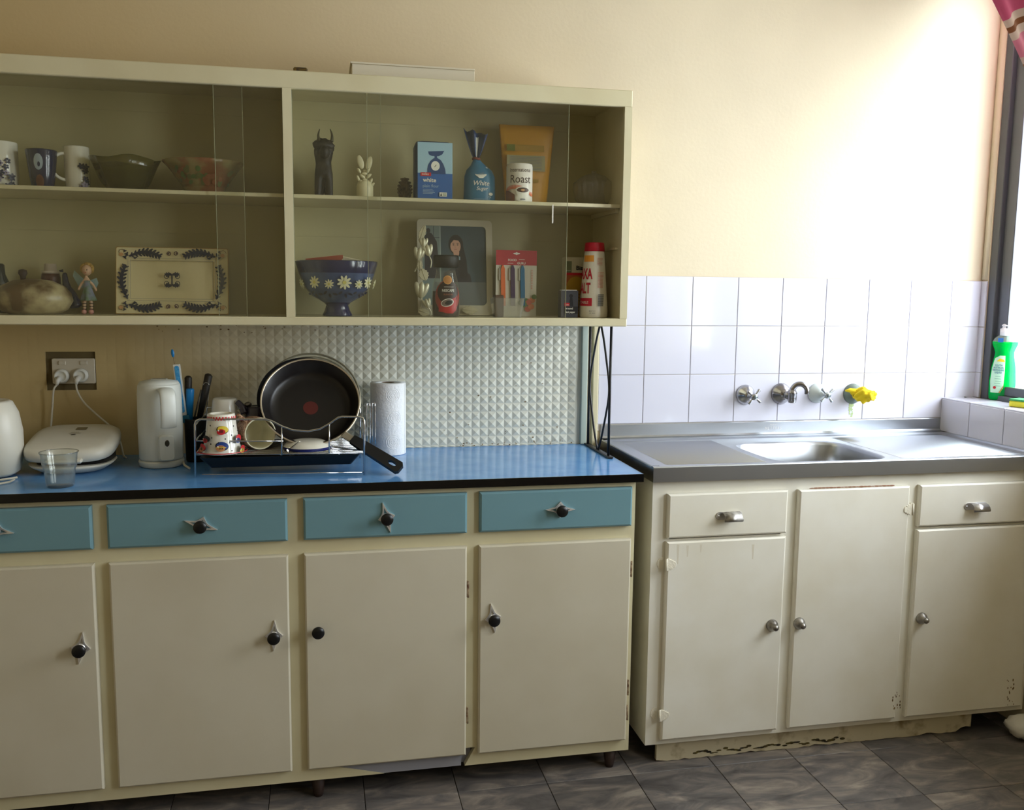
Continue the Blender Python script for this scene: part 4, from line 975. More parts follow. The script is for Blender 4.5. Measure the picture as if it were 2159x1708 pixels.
# coffee tin
cx, w, z, h = B(1068, 347, 1122, 421, -.20, SH)
t = thing('coffee_tin', 'white coffee tin printed International Roast with a cup picture', 'tin', (cx, -.20, z))
g = G(); g.lathe([(w*.98, 0), (w, .0015), (w, h-.006), (w*.97, h-.005), (w*.97, h-.001), (w*.9, h), (0, h-.0015)], (cx, -.20, z), 40); body = build('can', g, mat('tin_white', (226, 220, 208), .35), t)
d = Dec(cylmap((cx, -.20), w, z, facing((cx, -.2)))); 
d.text('International', .003, h*.78, .0145, 0, sx=.82); d.text('Roast', .004, h*.50, .0305, 0, sx=.86)
for i in range(7): d.stroke([(-.044+.088*k/10, h*(.31+.035*i/3-.05)+.018*sin(pi*min(1, (k+2)/11))-.004*i*.6) for k in range(11)], .0035, 1+(i > 3))
d.poly([(-.045, .002), (-.012, .002), (-.012, h*.2), (-.03, h*.3), (-.045, h*.32)], 3)
d.ell(.010, h*.115, .0205, .0105, 4); d.poly([(-.010, h*.30), (.029, h*.30), (.024, h*.16), (.010, h*.09), (-.002, h*.15)], 4); d.ell(.0095, h*.315, .0198, .0092, 4); d.ell(.0095, h*.315, .0160, .0066, 5); d.ell(.009, h*.315, .005, .0028, 6); d.ell(.009, h*.08, .007, .002, 7)
d.make('label', [mat('coffee_text', (62, 40, 28), .5), pinkp, mat('tin_orange', (214, 120, 84), .5), mat('tin_brown', (120, 66, 44), .5), wh, mat('coffee_brown', (74, 48, 34), .4), tan, greyp], body)

# crystal bowl
cry = glassmat('cut_glass', (.88, .88, .86), 1.0, dust=.16, dustcol=(.62, .58, .54), rough=.08)
cx, w, z, h = B(1210, 362, 1292, 424, -.15, SH)
g = G(); g.lathe([(w*.55, 0), (w*.6, .003), (w*.9, h*.25), (w, h*.5), (w*.97, h*.68), (w*.9, h*.70), (w*.6, h*.86), (w*.25, h*.93), (w*.12, h*.95), (w*.13, h), (0, h+.002)], (cx, -.15, z), 72, wob=lambda a, zz, i: 1+.03*sin(a*18)*(1 <= i <= 5))
o = build('cut_glass_dish', g, cry); tag(o, 'fluted clear glass dish with lid at the right end of the upper shelf', 'dish')

# --- right compartment, lower shelf
cx, w, z, h = B(623, 551, 797, 668, -.165, F0); yb2 = -.165
t = thing('footed_bowl', 'blue footed bowl with white daisies and a navy rim', 'bowl', (cx, yb2, z))
pf = [(w*.36, 0), (w*.36, .004), (w*.31, h*.10), (w*.27, h*.20), (w*.34, h*.25), (w*.60, h*.36), (w*.78, h*.52), (w*.88, h*.70), (w*.92, h*.78), (w, h*.985), (w*.99, h), (w*.95, h*.98), (w*.86, h*.78), (w*.7, h*.5), (w*.4, h*.33), (0, h*.29)]
g = G(); g.lathe(pf, (cx, yb2, z), 56); bl = mat('daisy_bowl_blue', (74, 92, 132), .25, coat=.3, col2=(58, 74, 114), vscale=14)
g.mi = []
for j in range(len(pf)-1): g.mi += [1 if (j < 4 or 8 <= j <= 11) else 0]*56
g.mi.append(1)
bd_ = build('body', g, [bl, mat('daisy_bowl_navy', (26, 34, 78), .2, coat=.4)], t)
d = Dec(cylmap((cx, yb2), prof_at(pf[:10]), z, facing((cx, yb2)))); 
for k, (u, r) in enumerate(((-.062, .0165), (-.020, .0125), (.018, .0185), (.056, .012), (.086, .016), (-.105, .014), (.12, .014))):
    v = h*(.61 if r > .014 else .58)
    for i in range(9): a = 2*pi*i/9+k; d.ell(u+r*.58*cos(a), v+r*.58*sin(a), r*.44, r*.18, 0, 8, a); 
    d.ell(u, v, r*.26, r*.26, 1, 10)
for i in range(14): d.ell(-.07+.011*i, h*(.40+.03*sin(i*2.1)), .006, .003, 2, 8, i)
d.make('daisy_print', [mat('daisy_white', (226, 222, 186), .4), mat('daisy_yellow', (214, 204, 120), .4), navyp], bd_)
q0 = ay(690, 551, -.165)
g = G(); g.T = Matrix.Translation((q0.x-.005, -.15, z+h*.86)) @ Matrix.Rotation(-.12, 4, 'Y') @ Matrix.Rotation(.5, 4, 'X'); g.box(-.048, .05, -.001, .001, -.02, .036); o = build('folded_card', g, mat('faded_red_card', (176, 92, 66), .6)); tag(o, 'faded red card tucked in the daisy bowl', 'card')
g = G(); q1 = ay(738, 545, -.15); g.T = Matrix.Translation((q1.x, -.15, z+h*.84)) @ Matrix.Rotation(.2, 4, 'Y') @ Matrix.Rotation(.4, 4, 'X'); g.box(-.028, .028, -.002, .002, -.01, .035, c=.001); o = build('paper_packet', g, mat('pale_packet', (206, 196, 166), .6)); tag(o, 'pale paper packet tucked in the daisy bowl beside the red card', 'packet')

# photo frame
yf = -.10; a = ay(880, 465, yf+.02); b_ = ay(1041, 560, yf); xl = a.x; Wf = b_.x-a.x; zt_ = ay(960, 464, yf+.03).z; th = atan2(.035, zt_-F0); Hf = (zt_-F0)/cos(th)-.001
t = thing('photo_frame', 'silvery photo frame with moulded tulips holding portrait photographs', 'picture frame', (xl+Wf/2, yf, F0))
TT2 = Matrix.Translation((xl, yf, F0+.0022)) @ Matrix.Rotation(-th, 4, 'X')
silver = mat('silvered_frame', (196, 190, 168), .35, metal=.25); silv2 = mat('silvered_relief', (206, 200, 170), .35, metal=.3)
g = G(); g.T = TT2; g.ringp(rrect(0, Wf, 0, Hf, .012, 6), rrect(.014, Wf-.018, .028, Hf-.018, .012, 6), 0, .008); fr = build('frame', g, silver, t)
g = G(); g.T = TT2; g.box(.012, Wf-.016, .004, .0075, .026, Hf-.016); build('backing', g, mat('photo_backing', (92, 106, 104), .5), t)
d = Dec(lambda u, v, l: TT2 @ Vector((u, .0037-.00006*l, v))); X0_, X1_, Z0_, Z1_ = .014, Wf-.018, .028, Hf-.018; xm = X0_+.053; zm2 = Z0_+.066
d.rect(X0_, xm, Z0_, Z1_, 0); d.rect(xm, X1_, zm2, Z1_, 1); d.rect(xm-.003, xm, Z0_, Z1_, 2); d.rect(xm-.02, X1_, Z0_, zm2, 3)
d.rect(X0_, xm-.003, Z1_-.034, Z1_-.032, 4); d.rect(X0_+.032, X0_+.034, Z1_-.034, Z1_, 4)
d.poly([(X0_+.006, zm2+.01), (X0_+.008, Z1_-.03), (X0_+.017, Z1_-.018), (X0_+.028, Z1_-.022), (X0_+.042, Z1_-.045), (X0_+.050, zm2+.01)], 5); d.ell(X0_+.018, Z1_-.014, .006, .007, 5)
pc = xm+.043; hz = Z1_-.052
d.poly([(pc-.040, zm2), (pc-.034, zm2+.026), (pc-.012, zm2+.040), (pc+.014, zm2+.040), (pc+.040, zm2+.022), (pc+.044, zm2)], 6)
d.ell(pc, hz, .021, .028, 7); d.poly([(pc+.004, hz), (pc+.021, hz-.005), (pc+.030, hz-.045), (pc+.034, zm2+.008), (pc+.008, zm2+.012)], 7)
d.ell(pc+.001, hz-.022, .0085, .014, 8); d.ell(pc-.001, hz-.005, .0148, .0195, 8); d.poly([(pc-.017, hz), (pc-.012, hz+.016), (pc, hz+.022), (pc+.012, hz+.018), (pc+.016, hz+.002), (pc+.011, hz+.011), (pc-.006, hz+.013)], 7)
for s2 in (-1, 1): d.ell(pc-.001+s2*.006, hz-.001, .0026, .0012, 7, 10); d.ell(pc-.001+s2*.006, hz+.0035, .0036, .0008, 7, 10)
d.stroke([(pc-.0015, hz-.001), (pc-.0028, hz-.008), (pc+.0004, hz-.0085)], .0008, 9); d.ell(pc-.001, hz-.0132, .0045, .0012, 10, 10)
d.poly([(pc-.012, hz-.030), (pc+.012, hz-.034), (pc+.012, hz-.044), (pc-.004, hz-.040)], 11)
kc = xm+.008; kz = Z0_+.040
d.rect(kc-.02, kc+.036, Z0_+.002, Z0_+.058, 12); d.poly([(kc-.022, Z0_+.003), (kc-.018, kz-.008), (kc, kz-.010), (kc+.020, kz-.018), (kc+.034, Z0_+.003)], 6); d.ell(kc, kz+.001, .0115, .0125, 7); d.ell(kc-.001, kz-.002, .0085, .0105, 8)
for s2 in (-1, 1): d.ell(kc-.001+s2*.0035, kz-.001, .0014, .0008, 7, 8)
d.poly([(kc-.002, kz-.022), (kc+.012, kz-.024), (kc+.013, Z0_+.006), (kc-.004, Z0_+.006)], 8)
d.make('photograph', [mat('ph_stone', (112, 126, 122), .5), mat('ph_teal', (60, 76, 82), .5), mat('ph_edge', (140, 152, 146), .5), mat('ph_grey', (98, 104, 102), .5), mat('ph_joint', (70, 82, 82), .5), mat('ph_dark', (46, 44, 48), .5), mat('ph_cloth', (44, 40, 44), .5), mat('ph_hair', (34, 30, 30), .5), mat('ph_skin', (196, 150, 124), .5), mat('ph_shade', (150, 106, 88), .5), mat('ph_lip', (160, 96, 88), .5), mat('ph_collar', (130, 150, 156), .5), mat('ph_back', (66, 74, 74), .5)], fr, label='portrait photographs')
def flower(px, py, sc2, ang):
    g = G(); q = ay(px, py, yf-.006)
    for k, (dx, tilt) in enumerate(((-.006, -.38), (.006, .38), (0, 0))):
        g.T = Matrix.Translation(q) @ Matrix.Rotation(ang, 4, 'Y') @ Matrix.Translation((dx*sc2, -.004-.002*(k == 2), 0)) @ Matrix.Rotation(tilt, 4, 'Y'); g.ball((0, 0, 0), 1, sx=.0062*sc2, sy=.0045*sc2, sz=.0155*sc2, seg=12)
    g.T = Matrix.Translation(q) @ Matrix.Rotation(ang, 4, 'Y'); g.tube(spline([(0, 0, -.012*sc2), (.004, .001, -.028*sc2), (-.002, .001, -.044*sc2)], 4), r=.0018, seg=6)
    build('tulip', g, silv2, t)
flower(883, 535, 1.15, .2); flower(902, 528, 1.1, -.2); flower(893, 512, .9, 0); flower(888, 612, 1.5, .1); flower(900, 640, .9, -.3)
def leaf(px, py, L, wd, ang):
    g = G(); q = ay(px, py, yf-.006); n = 10; pts = []
    for i in range(n+1): v = i/n; pts.append((-L/2+L*v, wd*sin(pi*v)**.7*(1+.25*(i % 2))))
    out = pts+[(x, -z) for x, z in reversed(pts[1:-1])]
    g.T = Matrix.Translation(q) @ Matrix.Rotation(ang, 4, 'Y'); g.prism(out, -.004, 0, c=.001); g.tube([(-L*.45, -.0045, 0), (L*.45, -.0045, 0)], r=.0007, seg=6); build('leaf', g, silv2, t)
leaf(990, 654, .047, .0105, .05); leaf(893, 579, .036, .012, 1.2); leaf(890, 492, .05, .008, 1.9); leaf(893, 658, .034, .010, .3); leaf(885, 560, .03, .007, 1.5)

# coffee jar
cx, w, z, h = B(910, 538, 970, 667, -.215, F0); yj = -.215
t = thing('coffee_jar', 'glass instant coffee jar with black lid and red cup label before the photo frame', 'jar', (cx, yj, z))
pj = [(w*.86, 0), (w*.96, .003), (w, h*.12), (w, h*.30), (w*.94, h*.48), (w*.80, h*.62), (w*.70, h*.70), (w*.66, h*.80)]
g = G(); g.lathe(pj, (cx, yj, z), 40, sy=.8); gj = build('glass_body', g, glassmat('jar_glass', (.9, .92, .88), 1.0, dust=.04), t)
g = G(); g.lathe([(r*.93, zz+(.002 if i == 0 else 0)) for i, (r, zz) in enumerate(pj[:4])]+[(w*.90, h*.42), (0, h*.42)], (cx, yj, z), 36, sy=.8); build('coffee_granules', g, mat('coffee_granules', (42, 24, 16), .8, col2=(70, 42, 26), vscale=300), t)
g = G(); g.lathe([(w*.84, h*.80), (w*.90, h*.81), (w*.90, h*.97), (w*.84, h), (0, h)], (cx, yj, z), 40, sy=.85); build('lid', g, mat('jar_lid', (16, 15, 14), .5), t)
rj = prof_at(pj)
d = Dec(lambda u, v, l: (cx+u+.001, yj-.8*sqrt(max(1e-7, rj(v)**2-u*u))-.0008-.00022*l, z+v))
d.ell(0, h*.33, w*.84, h*.27, 0, 32); d.ell(.001, h*.40, w*.72, h*.19, 1, 30); d.poly([(-w*.62, h*.09), (w*.35, h*.06), (w*.62, h*.12), (w*.68, h*.36), (w*.55, h*.32), (-w*.6, h*.22)], 2)
d.ell(-.001, h*.235, .0175, .0105, 3, 24, .25); d.ell(-.001, h*.236, .0155, .0088, 4, 24, .25); d.ell(.002, h*.235, .010, .0055, 5, 20, .25)
d.text('NESCAFE', .001, h*.41, .0098, 3, sx=.82, bold=.015); d.rect(-.010, .016, h*.485, h*.490, 3, 3); d.text('BLEND 43', .001, h*.355, .0056, 6)
d.ell(0, h*.60, .0118, .0118, 7, 24); d.ell(0, h*.60, .0095, .0095, 8, 24); d.make('label', [mat('jar_label_edge', (150, 60, 50), .4), mat('jar_label_brown', (44, 24, 18), .4), mat('jar_cup_red', (176, 32, 34), .35), wh, mat('jar_cup_in', (120, 104, 96), .4), blk, mat('jar_tan', (176, 104, 70), .5), mat('jar_gold', (206, 150, 84), .4), mat('jar_gold2', (182, 122, 64), .4)], gj)

# cutlery pack
yc = -.12; a = ay(1046, 527, yc); b_ = ay(1131, 600, yc); Wc = b_.x-a.x; Hc_ = a.z-F0
t = thing('utensil_pack', 'carded pack of orange, purple and blue tools with a red header', 'pack', (a.x+Wc/2, yc, F0))
g = G(); g.box(a.x, a.x+Wc, yc, yc+.002, F0+.0003, a.z); cdp = build('card', g, mat('pack_card', (206, 202, 184), .5), t)
d = Dec(planemap((a.x, yc, F0))); zh = Hc_*.775; d.rect(0, Wc, zh, Hc_, 0)
d.text('FOOD', Wc*.40, zh+.0115, .0088, 1, bold=.02); d.text('GURU', Wc*.62, zh+.003, .0088, 1, bold=.02); d.rect(Wc*.28, Wc*.42, zh+.005, zh+.006, 1); d.rect(Wc*.56, Wc*.7, zh+.0155, zh+.0165, 1); d.ell(Wc/2, Hc_-.009, .010, .0025, 1); d.ell(Wc/2, Hc_-.009, .003, .004, 1)
random.seed(6)
for i in range(12): d.rect(Wc*.86, Wc*.90, Hc_*(.42+.025*i), Hc_*(.432+.025*i), 2)
for i in range(9): d.ell(Wc*(.62+.4*random.random()*.85), Hc_*(.05+.24*random.random()), .009, .008, 3+i % 3, 14)
d.ell(Wc*.97-.004, Hc_*.30, .007, .007, 5); d.make('printed_card', [mat('pack_red', (178, 40, 52), .5), wh, pinkp, mat('food_orange', (206, 128, 88), .5), mat('food_red', (180, 92, 70), .5), greenp], cdp)
for k, (c_, u) in enumerate((((222, 110, 60), .16), ((66, 44, 84), .40), ((28, 108, 150), .64))):
    g = G(); x = a.x+Wc*u; g.prism([(x-.0055, a.z-.052), (x-.002, a.z-.042), (x+.002, a.z-.042), (x+.006, a.z-.052), (x+.0075, a.z-.090), (x+.009, F0+.030), (x-.0035, F0+.030), (x-.0055, a.z-.090)], yc-.006, yc-.0003, c=.001); build('tool_handle', g, mat('tool_%d' % k, c_, .3), t)
g = G(); 
for u in (.10, .34, .58): x = a.x+Wc*u; g.box(x-.004, x+.002, yc-.004, yc-.0002, a.z-.085, a.z-.05, c=.001)
build('blade_covers', g, mat('pale_blade', (182, 176, 164), .3), t, kind='stuff')
# clear tub
cx, w, z, h = B(1036, 627, 1102, 667, -.215, F0)
t = thing('plastic_tub', 'small clear plastic tub in front of the red-headed tool pack', 'tub', (cx, -.215, z)); tubm = glassmat('clear_plastic', (.93, .93, .9), 1.0, dust=.10, dustcol=(.8, .78, .72), rough=.08)
g = G(); x0_, x1_ = cx-w, cx+w
def taperbox(g, x0, x1, ya, yb, z0, z1, ins, th, k=6):
    o1 = rrect(x0+ins, x1-ins, ya+ins, yb-ins, .008, k); o2 = rrect(x0, x1, ya, yb, .008, k); n = len(o1); i1 = rrect(x0+ins+th, x1-ins-th, ya+ins+th, yb-ins-th, .007, k); i2 = rrect(x0+th, x1-th, ya+th, yb-th, .007, k)
    vs = [(x, y, z0) for x, y in o1]+[(x, y, z1) for x, y in o2]+[(x, y, z1) for x, y in i2]+[(x, y, z0+th) for x, y in i1]
    fs = [(j*n+i, j*n+(i+1) % n, (j+1)*n+(i+1) % n, (j+1)*n+i) for j in range(3) for i in range(n)]+[tuple(range(n)), tuple(3*n+i for i in range(n))]
    g.add(vs, fs)
taperbox(g, cx-w, cx+w, -.245, -.185, z+.0003, z+h-.002, .007, .001); tb = build('tub_body', g, tubm, t)
g = G(); g.ringp([(cx-w-.001, z+h-.0035), (cx+w+.001, z+h-.0035), (cx+w+.001, z+h), (cx-w-.001, z+h)], [(cx-w+.0005, z+h-.003), (cx+w-.0005, z+h-.003), (cx+w-.0005, z+h-.0005), (cx-w+.0005, z+h-.0005)], -.246, -.244); build('rim', g, tubm, t)
g = G(); q = ay(1058, 632, -.21); g.box(cx-w*.86, cx-w*.3, -.235, -.20, z+.0015, z+h+.006, c=.002); build('contents', g, mat('tub_brown', (74, 48, 30), .6), t)

# gravy box, pepper box, salt tub
yg = -.14; a = ay(1194, 542, yg); b_ = ay(1262, 600, yg); t = thing('gravy_box', 'orange and grey gravy box behind the salt tub', 'box', ((a.x+b_.x)/2, yg, F0)); Wg = b_.x-a.x; Hg = a.z-F0
g = G(); g.box(a.x, b_.x, yg, yg+.045, F0+.0003, a.z, c=.0006); cb = build('carton', g, mat('box_pale', (198, 190, 162), .5), t)
d = Dec(planemap((a.x, yg, F0))); d.rect(0, Wg, 0, Hg*.72, 0); d.ell(Wg*.3, Hg*.50, Wg*.28, Hg*.18, 1); d.rect(0, Wg*.62, 0, Hg*.52, 1); d.rect(0, Wg, Hg*.70, Hg*.74, 2); d.rect(.001, .016, Hg*.74, Hg*.93, 3)
d.text('Bisto', Wg*.27+.0035, Hg*.79, .0165, 4, align='l', bold=.03); d.text('Instant', .0015, Hg*.77, .0046, 5, align='l')
for i in range(7): d.rect(.002, Wg*.55, Hg*(.1+.055*i), Hg*(.115+.055*i), 6)
d.make('printed_front', [mat('box_rust', (170, 92, 40), .5), mat('box_ochre', (176, 136, 34), .5), red, mat('box_olive', (110, 116, 84), .5), blk, wh, mat('box_ochre_dark', (140, 100, 26), .5)], cb)
yp2 = -.215; a = ay(1183, 611, yp2); b_ = ay(1219, 640, yp2); Wp = b_.x-a.x; Hp = a.z-F0
t = thing('pepper_box', 'small charcoal ground black pepper tin left of the salt tub', 'tin', ((a.x+b_.x)/2, yp2, F0))
g = G(); g.box(a.x, b_.x, yp2, yp2+.03, F0+.0003, a.z-.002, c=.001); pbx = build('carton', g, mat('pepper_grey', (62, 62, 68), .4), t)
g = G(); g.box(a.x+.003, b_.x-.003, yp2+.003, yp2+.027, a.z-.002, a.z, c=.0006); build('lid', g, whitep, t)
d = Dec(planemap((a.x, yp2, F0))); d.ell(Wp*.58, Hp*.78, .0055, .0055, 0); d.poly([(Wp*.45, Hp*.42), (Wp*.72, Hp*.42), (Wp*.66, Hp*.72), (Wp*.52, Hp*.72)], 0); d.rect(Wp*.2, Wp*.5, Hp*.42, Hp*.53, 1); d.text('coles', Wp*.35, Hp*.445, .0052, 2)
d.rect(Wp*.2, Wp, Hp*.14, Hp*.40, 0); d.text('ground', Wp*.24, Hp*.30, .0078, 2, align='l', bold=.02); d.text('black pepper', Wp*.24, Hp*.17, .0078, 2, align='l', bold=.02, sx=.72); d.make('printed_front', [blk, red, wh], pbx)
cx, w, z, h = B(1223, 512, 1281, 668, -.205, F0); ys = -.205
t = thing('salt_tub', 'tall tapered white salt tub with red cap and red lettering', 'container', (cx, ys, z))
ps = [(w*.9, 0), (w*.99, .004), (w, h*.10), (w*.97, h*.18), (w*.90, h*.35), (w*.78, h*.65), (w*.68, h*.89)]
g = G(); g.lathe(ps+[(0, h*.89)], (cx, ys, z), 44); bb = build('tub_body', g, mat('salt_white', (228, 222, 206), .35), t)
g = G(); g.lathe([(w*.70, h*.885), (w*.71, h*.89), (w*.66, h*.995), (w*.62, h), (0, h)], (cx, ys, z), 40); build('cap', g, mat('salt_red', (184, 24, 46), .35), t)
d = Dec(cylmap((cx, ys), prof_at(ps), z, facing((cx, ys))))
d.rect(-.034, -.001, h*.745, h*.83, 0, 6); d.text('SAXA', -.030, h*.52, .040, 1, sx=.52, bold=.03); d.text('SALT', -.032, h*.33, .040, 1, sx=.52, bold=.03); d.rect(-.045, -.004, h*.16, h*.265, 1, 8); d.text('TABLE', -.028, h*.19, .010, 2)
for i in range(6): d.rect(.008, .024, h*(.70+.018*i), h*(.706+.018*i), 3, 3)
for i in range(12): d.rect(.010, .026, h*(.40+.018*i), h*(.408+.018*i), 3, 3)
for i in range(14): d.rect(.011, .026, h*(.16+.0115*i), h*(.167+.0115*i), 4, 3)
for i, ch in enumerate(('BEST BY', '12 2025')): d.text(ch, -.002, h*(.085-.028*i), .0044, 4)
d.make('lettering', [mat('salt_orange', (232, 158, 60), .5), mat('salt_letter', (188, 30, 52), .45), wh, pinkp, mat('print_ink', (60, 62, 64), .5)], bb)

# ================================================================= things on the blue worktop
def loft(g, cx, cy, rows, n=40, e=2.6, m=0, cap=True):
    """rows: (hx, hy, z) superellipse rings"""
    vs = []; fs = []
    for hx, hy, z in rows:
        for i in range(n):
            a = 2*pi*i/n; c, s2 = cos(a), sin(a); vs.append((cx+hx*abs(c)**(2/e)*(1 if c > 0 else -1), cy+hy*abs(s2)**(2/e)*(1 if s2 > 0 else -1), z))
    for j in range(len(rows)-1):
        for i in range(n): i2 = (i+1) % n; fs.append((j*n+i, j*n+i2, (j+1)*n+i2, (j+1)*n+i))
    if cap: fs.append(tuple(range(n-1, -1, -1))); fs.append(tuple((len(rows)-1)*n+i for i in range(n)))
    g.add(vs, fs, m, True)
appl = mat('appliance_white', (214, 210, 196), .35, bump=.06, bscale=200)
# toaster
tx, ty = -1.806, -.262
t = thing('toaster', 'round-sided white toaster cut off by the left photo edge', 'toaster', (tx, ty, HC))
g = G(); loft(g, tx, ty, [(.085, .055, HC+.003), (.098, .066, HC+.012), (.107, .072, HC+.06), (.107, .072, HC+.11), (.100, .066, HC+.155), (.088, .055, HC+.182), (.080, .048, HC+.187), (.076, .044, HC+.184), (.074, .042, HC+.12)], cap=True); build('shell', g, appl, t)
for dy in (-.018, .018):
    g = G(); g.box(tx-.066, tx+.066, ty+dy-.011, ty+dy+.011, HC+.150, HC+.178, c=.002); build('slot_guard', g, mat('slot_dark', (40, 36, 30), .4, metal=.5), t)
g = G(); loft(g, tx, ty, [(.080, .05, HC+.0003), (.080, .05, HC+.006)]); build('foot', g, blackp, t)
g = G(); g.tube(spline([(-1.90, -.40, HC+.004), (-1.80, -.375, HC+.004), (-1.745, -.345, HC+.004), (-1.715, -.325, HC+.004), (-1.70, -.31, HC+.004)]), r=.0028); o = build('cord', g, cordm); tag(o, 'thick white cord lying on the worktop below the toaster', 'cord')
g = G(); g.tube(spline([(-1.93, -.43, HC+.0032), (-1.80, -.405, HC+.0032), (-1.735, -.385, HC+.0032), (-1.705, -.362, HC+.0032), (-1.70, -.33, HC+.0032)]), r=.0024); o = build('cord', g, cordm); tag(o, 'front white cord looping in at the left edge of the worktop', 'cord')
# sandwich press
px_, py_ = -1.598, -.190
t = thing('sandwich_press', 'cream-white sandwich press with its lid slightly open behind the clear cup', 'sandwich press', (px_, py_, HC))
g = G(); loft(g, px_+.0, py_-.012, [(.060, .05, HC+.0005), (.075, .075, HC+.004), (.094, .096, HC+.016), (.1, .1, HC+.0225), (.096, .096, HC+.0235)], e=2.5); build('lower_shell', g, appl, t)
g = G(); loft(g, px_+.004, py_+.004, [(.088, .088, HC+.0235), (.090, .090, HC+.046)], e=3); build('hot_plates', g, blackp, t)
g = G(); g.T = Matrix.Translation((px_, py_, HC+.051)) @ Matrix.Rotation(radians(10.5), 4, 'X'); loft(g, 0, 0, [(.096, .100, 0), (.104, .108, .004), (.1055, .1095, .018), (.1035, .1075, .026), (.096, .100, .0325), (.085, .09, .035), (.05, .055, .0365), (.01, .01, .037)], e=3.7, n=56); ld = build('lid', g, appl, t)
TL = Matrix.Translation((px_, py_, HC+.051)) @ Matrix.Rotation(radians(10.5), 4, 'X')
d = Dec(lambda u, v, l: TL @ Vector((u, v, .0374+.0003*l-(.0 if abs(v) < .045 else (abs(v)-.045)*.05))))
d.rect(-.004, .022, .040, .062, 0); d.rect(-.014, .016, .012, .0135, 0); d.ell(0, .002, .006, .003, 1); d.text('GRILL', .001, .016, .008, 0); d.make('badge', [mat('badge_grey', (128, 116, 84), .5), mat('badge_dark', (54, 44, 30), .5)], ld)
g = G(); g.T = TL; g.box(-.040, .045, -.122, -.104, .004, .014, c=.004); build('lid_handle', g, appl, t)
for dx in (-.05, .05):
    g = G(); g.box(px_+dx-.012, px_+dx+.012, py_+.098, py_+.118, HC+.012, HC+.062, c=.003); build('hinge', g, appl, t)
# clear cup
cx, cy = -1.577, -.412; t = thing('plastic_cup', 'clear ribbed plastic cup standing in front of the sandwich press', 'cup', (cx, cy, HC)); cupm = glassmat('cup_plastic', (.93, .94, .92), 1.3, dust=.05, dustcol=(.7, .72, .7), rough=.12, minf=.02)
g = G(); g.lathe([(.0285, .0005), (.030, .004), (.0335, .042), (.0345, .045), (.037, .048), (.0375, .055), (.040, .077), (.0412, .079), (.0425, .081), (.042, .082), (.0395, .079), (.0365, .056), (.0355, .05), (.0325, .042), (.0285, .006), (0, .004)], (cx, cy, HC), 48, wob=lambda a, z, i: 1+(.018*abs(sin(a*10)) if 1 <= i <= 3 else 0)); g.lathe([(.0285, .0005), (0, .0005)], (cx, cy, HC), 48); build('cup_body', g, cupm, t)
g = G(); g.tube([(cx+.0418*cos(a), cy+.0418*sin(a), HC+.0815) for a in [2*pi*i/40 for i in range(40)]], r=.0011, closed=True, seg=6); build('rolled_rim', g, cupm, t)
# jug kettle
kx, ky = -1.390, -.180; t = thing('jug_kettle', 'tall white jug kettle with the handle towards the viewer beside the dark utensil crock', 'kettle', (kx, ky, HC)); kw = mat('kettle_white', (214, 216, 208), .35)
g = G(); g.lathe([(.0535, .0195), (.0545, .024), (.0555, .10), (.0545, .19), (.0525, .212), (.050, .2165)], (kx, ky, HC), 48); g.lathe([(.050, .2165), (.047, .222), (.02, .227), (0, .2275)], (kx, ky, HC), 48, cap=False); build('jug', g, kw, t)
g = G(); g.lathe([(.050, .0005), (.0545, .003), (.056, .014), (.0545, .0185), (.050, .0185)], (kx, ky, HC), 48, wob=lambda a, z, i: 1+.012*sin(a*6)); build('power_base', g, kw, t)
fa = facing((kx, ky))+.22
def kp(r, a, z): return (kx+r*sin(fa+a), ky-r*cos(fa+a), HC+z)
g = G(); g.T = Matrix.Translation((kx, ky, HC)) @ Matrix.Rotation(fa, 4, 'Z')
pts = [(0, -.050, .204), (0, -.070, .206), (0, -.088, .196), (0, -.093, .170), (0, -.092, .130), (0, -.088, .112)]
sec = []
P5 = spline(pts, 5); n5 = len(P5)
vs = []; fs = []
for i, p in enumerate(P5):
    a_ = P5[max(0, i-1)]; b5 = P5[min(n5-1, i+1)]; tt = (b5-a_).normalized(); nrm = Vector((1, 0, 0)).cross(tt)
    for k2 in range(12): q = 2*pi*k2/12; vs.append(p+Vector((1, 0, 0))*.0195*cos(q)+nrm*.006*sin(q))
for i in range(n5-1):
    for k2 in range(12): k3 = (k2+1) % 12; fs.append((i*12+k2, i*12+k3, (i+1)*12+k3, (i+1)*12+k2))
fs += [tuple(range(12)), tuple((n5-1)*12+k2 for k2 in range(12))]; g.add(vs, fs, 0, True); build('handle', g, kw, t)
g = G(); g.T = Matrix.Translation((kx, ky, HC)) @ Matrix.Rotation(fa, 4, 'Z'); g.prism(rrect(-.019, .019, .022, .088, .008), -.066, -.045, c=.003); hb = build('switch_housing', g, kw, t)
g = G(); g.T = Matrix.Translation((kx, ky, HC)) @ Matrix.Rotation(fa, 4, 'Z'); g.prism(ell(0, .068, .0058, .0085, 20), -.0675, -.066, c=.001); build('switch', g, mat('switch_dark', (58, 54, 40), .4), t)
g = G(); g.T = Matrix.Translation((kx, ky, HC)); g.box(-.02, .02, -.012, .014, .226, .2285, c=.001); build('lid_tab', g, mat('lid_tab_grey', (170, 166, 150), .4), t)
g = G(); g.tube(spline([(kx+.052, ky+.01, HC+.01), (kx+.060, ky-.03, HC+.006), (kx+.072, ky-.055, HC+.0035), (kx+.078, ky-.07, HC+.0035)]), r=.003); build('power_lead', g, cordm, t)
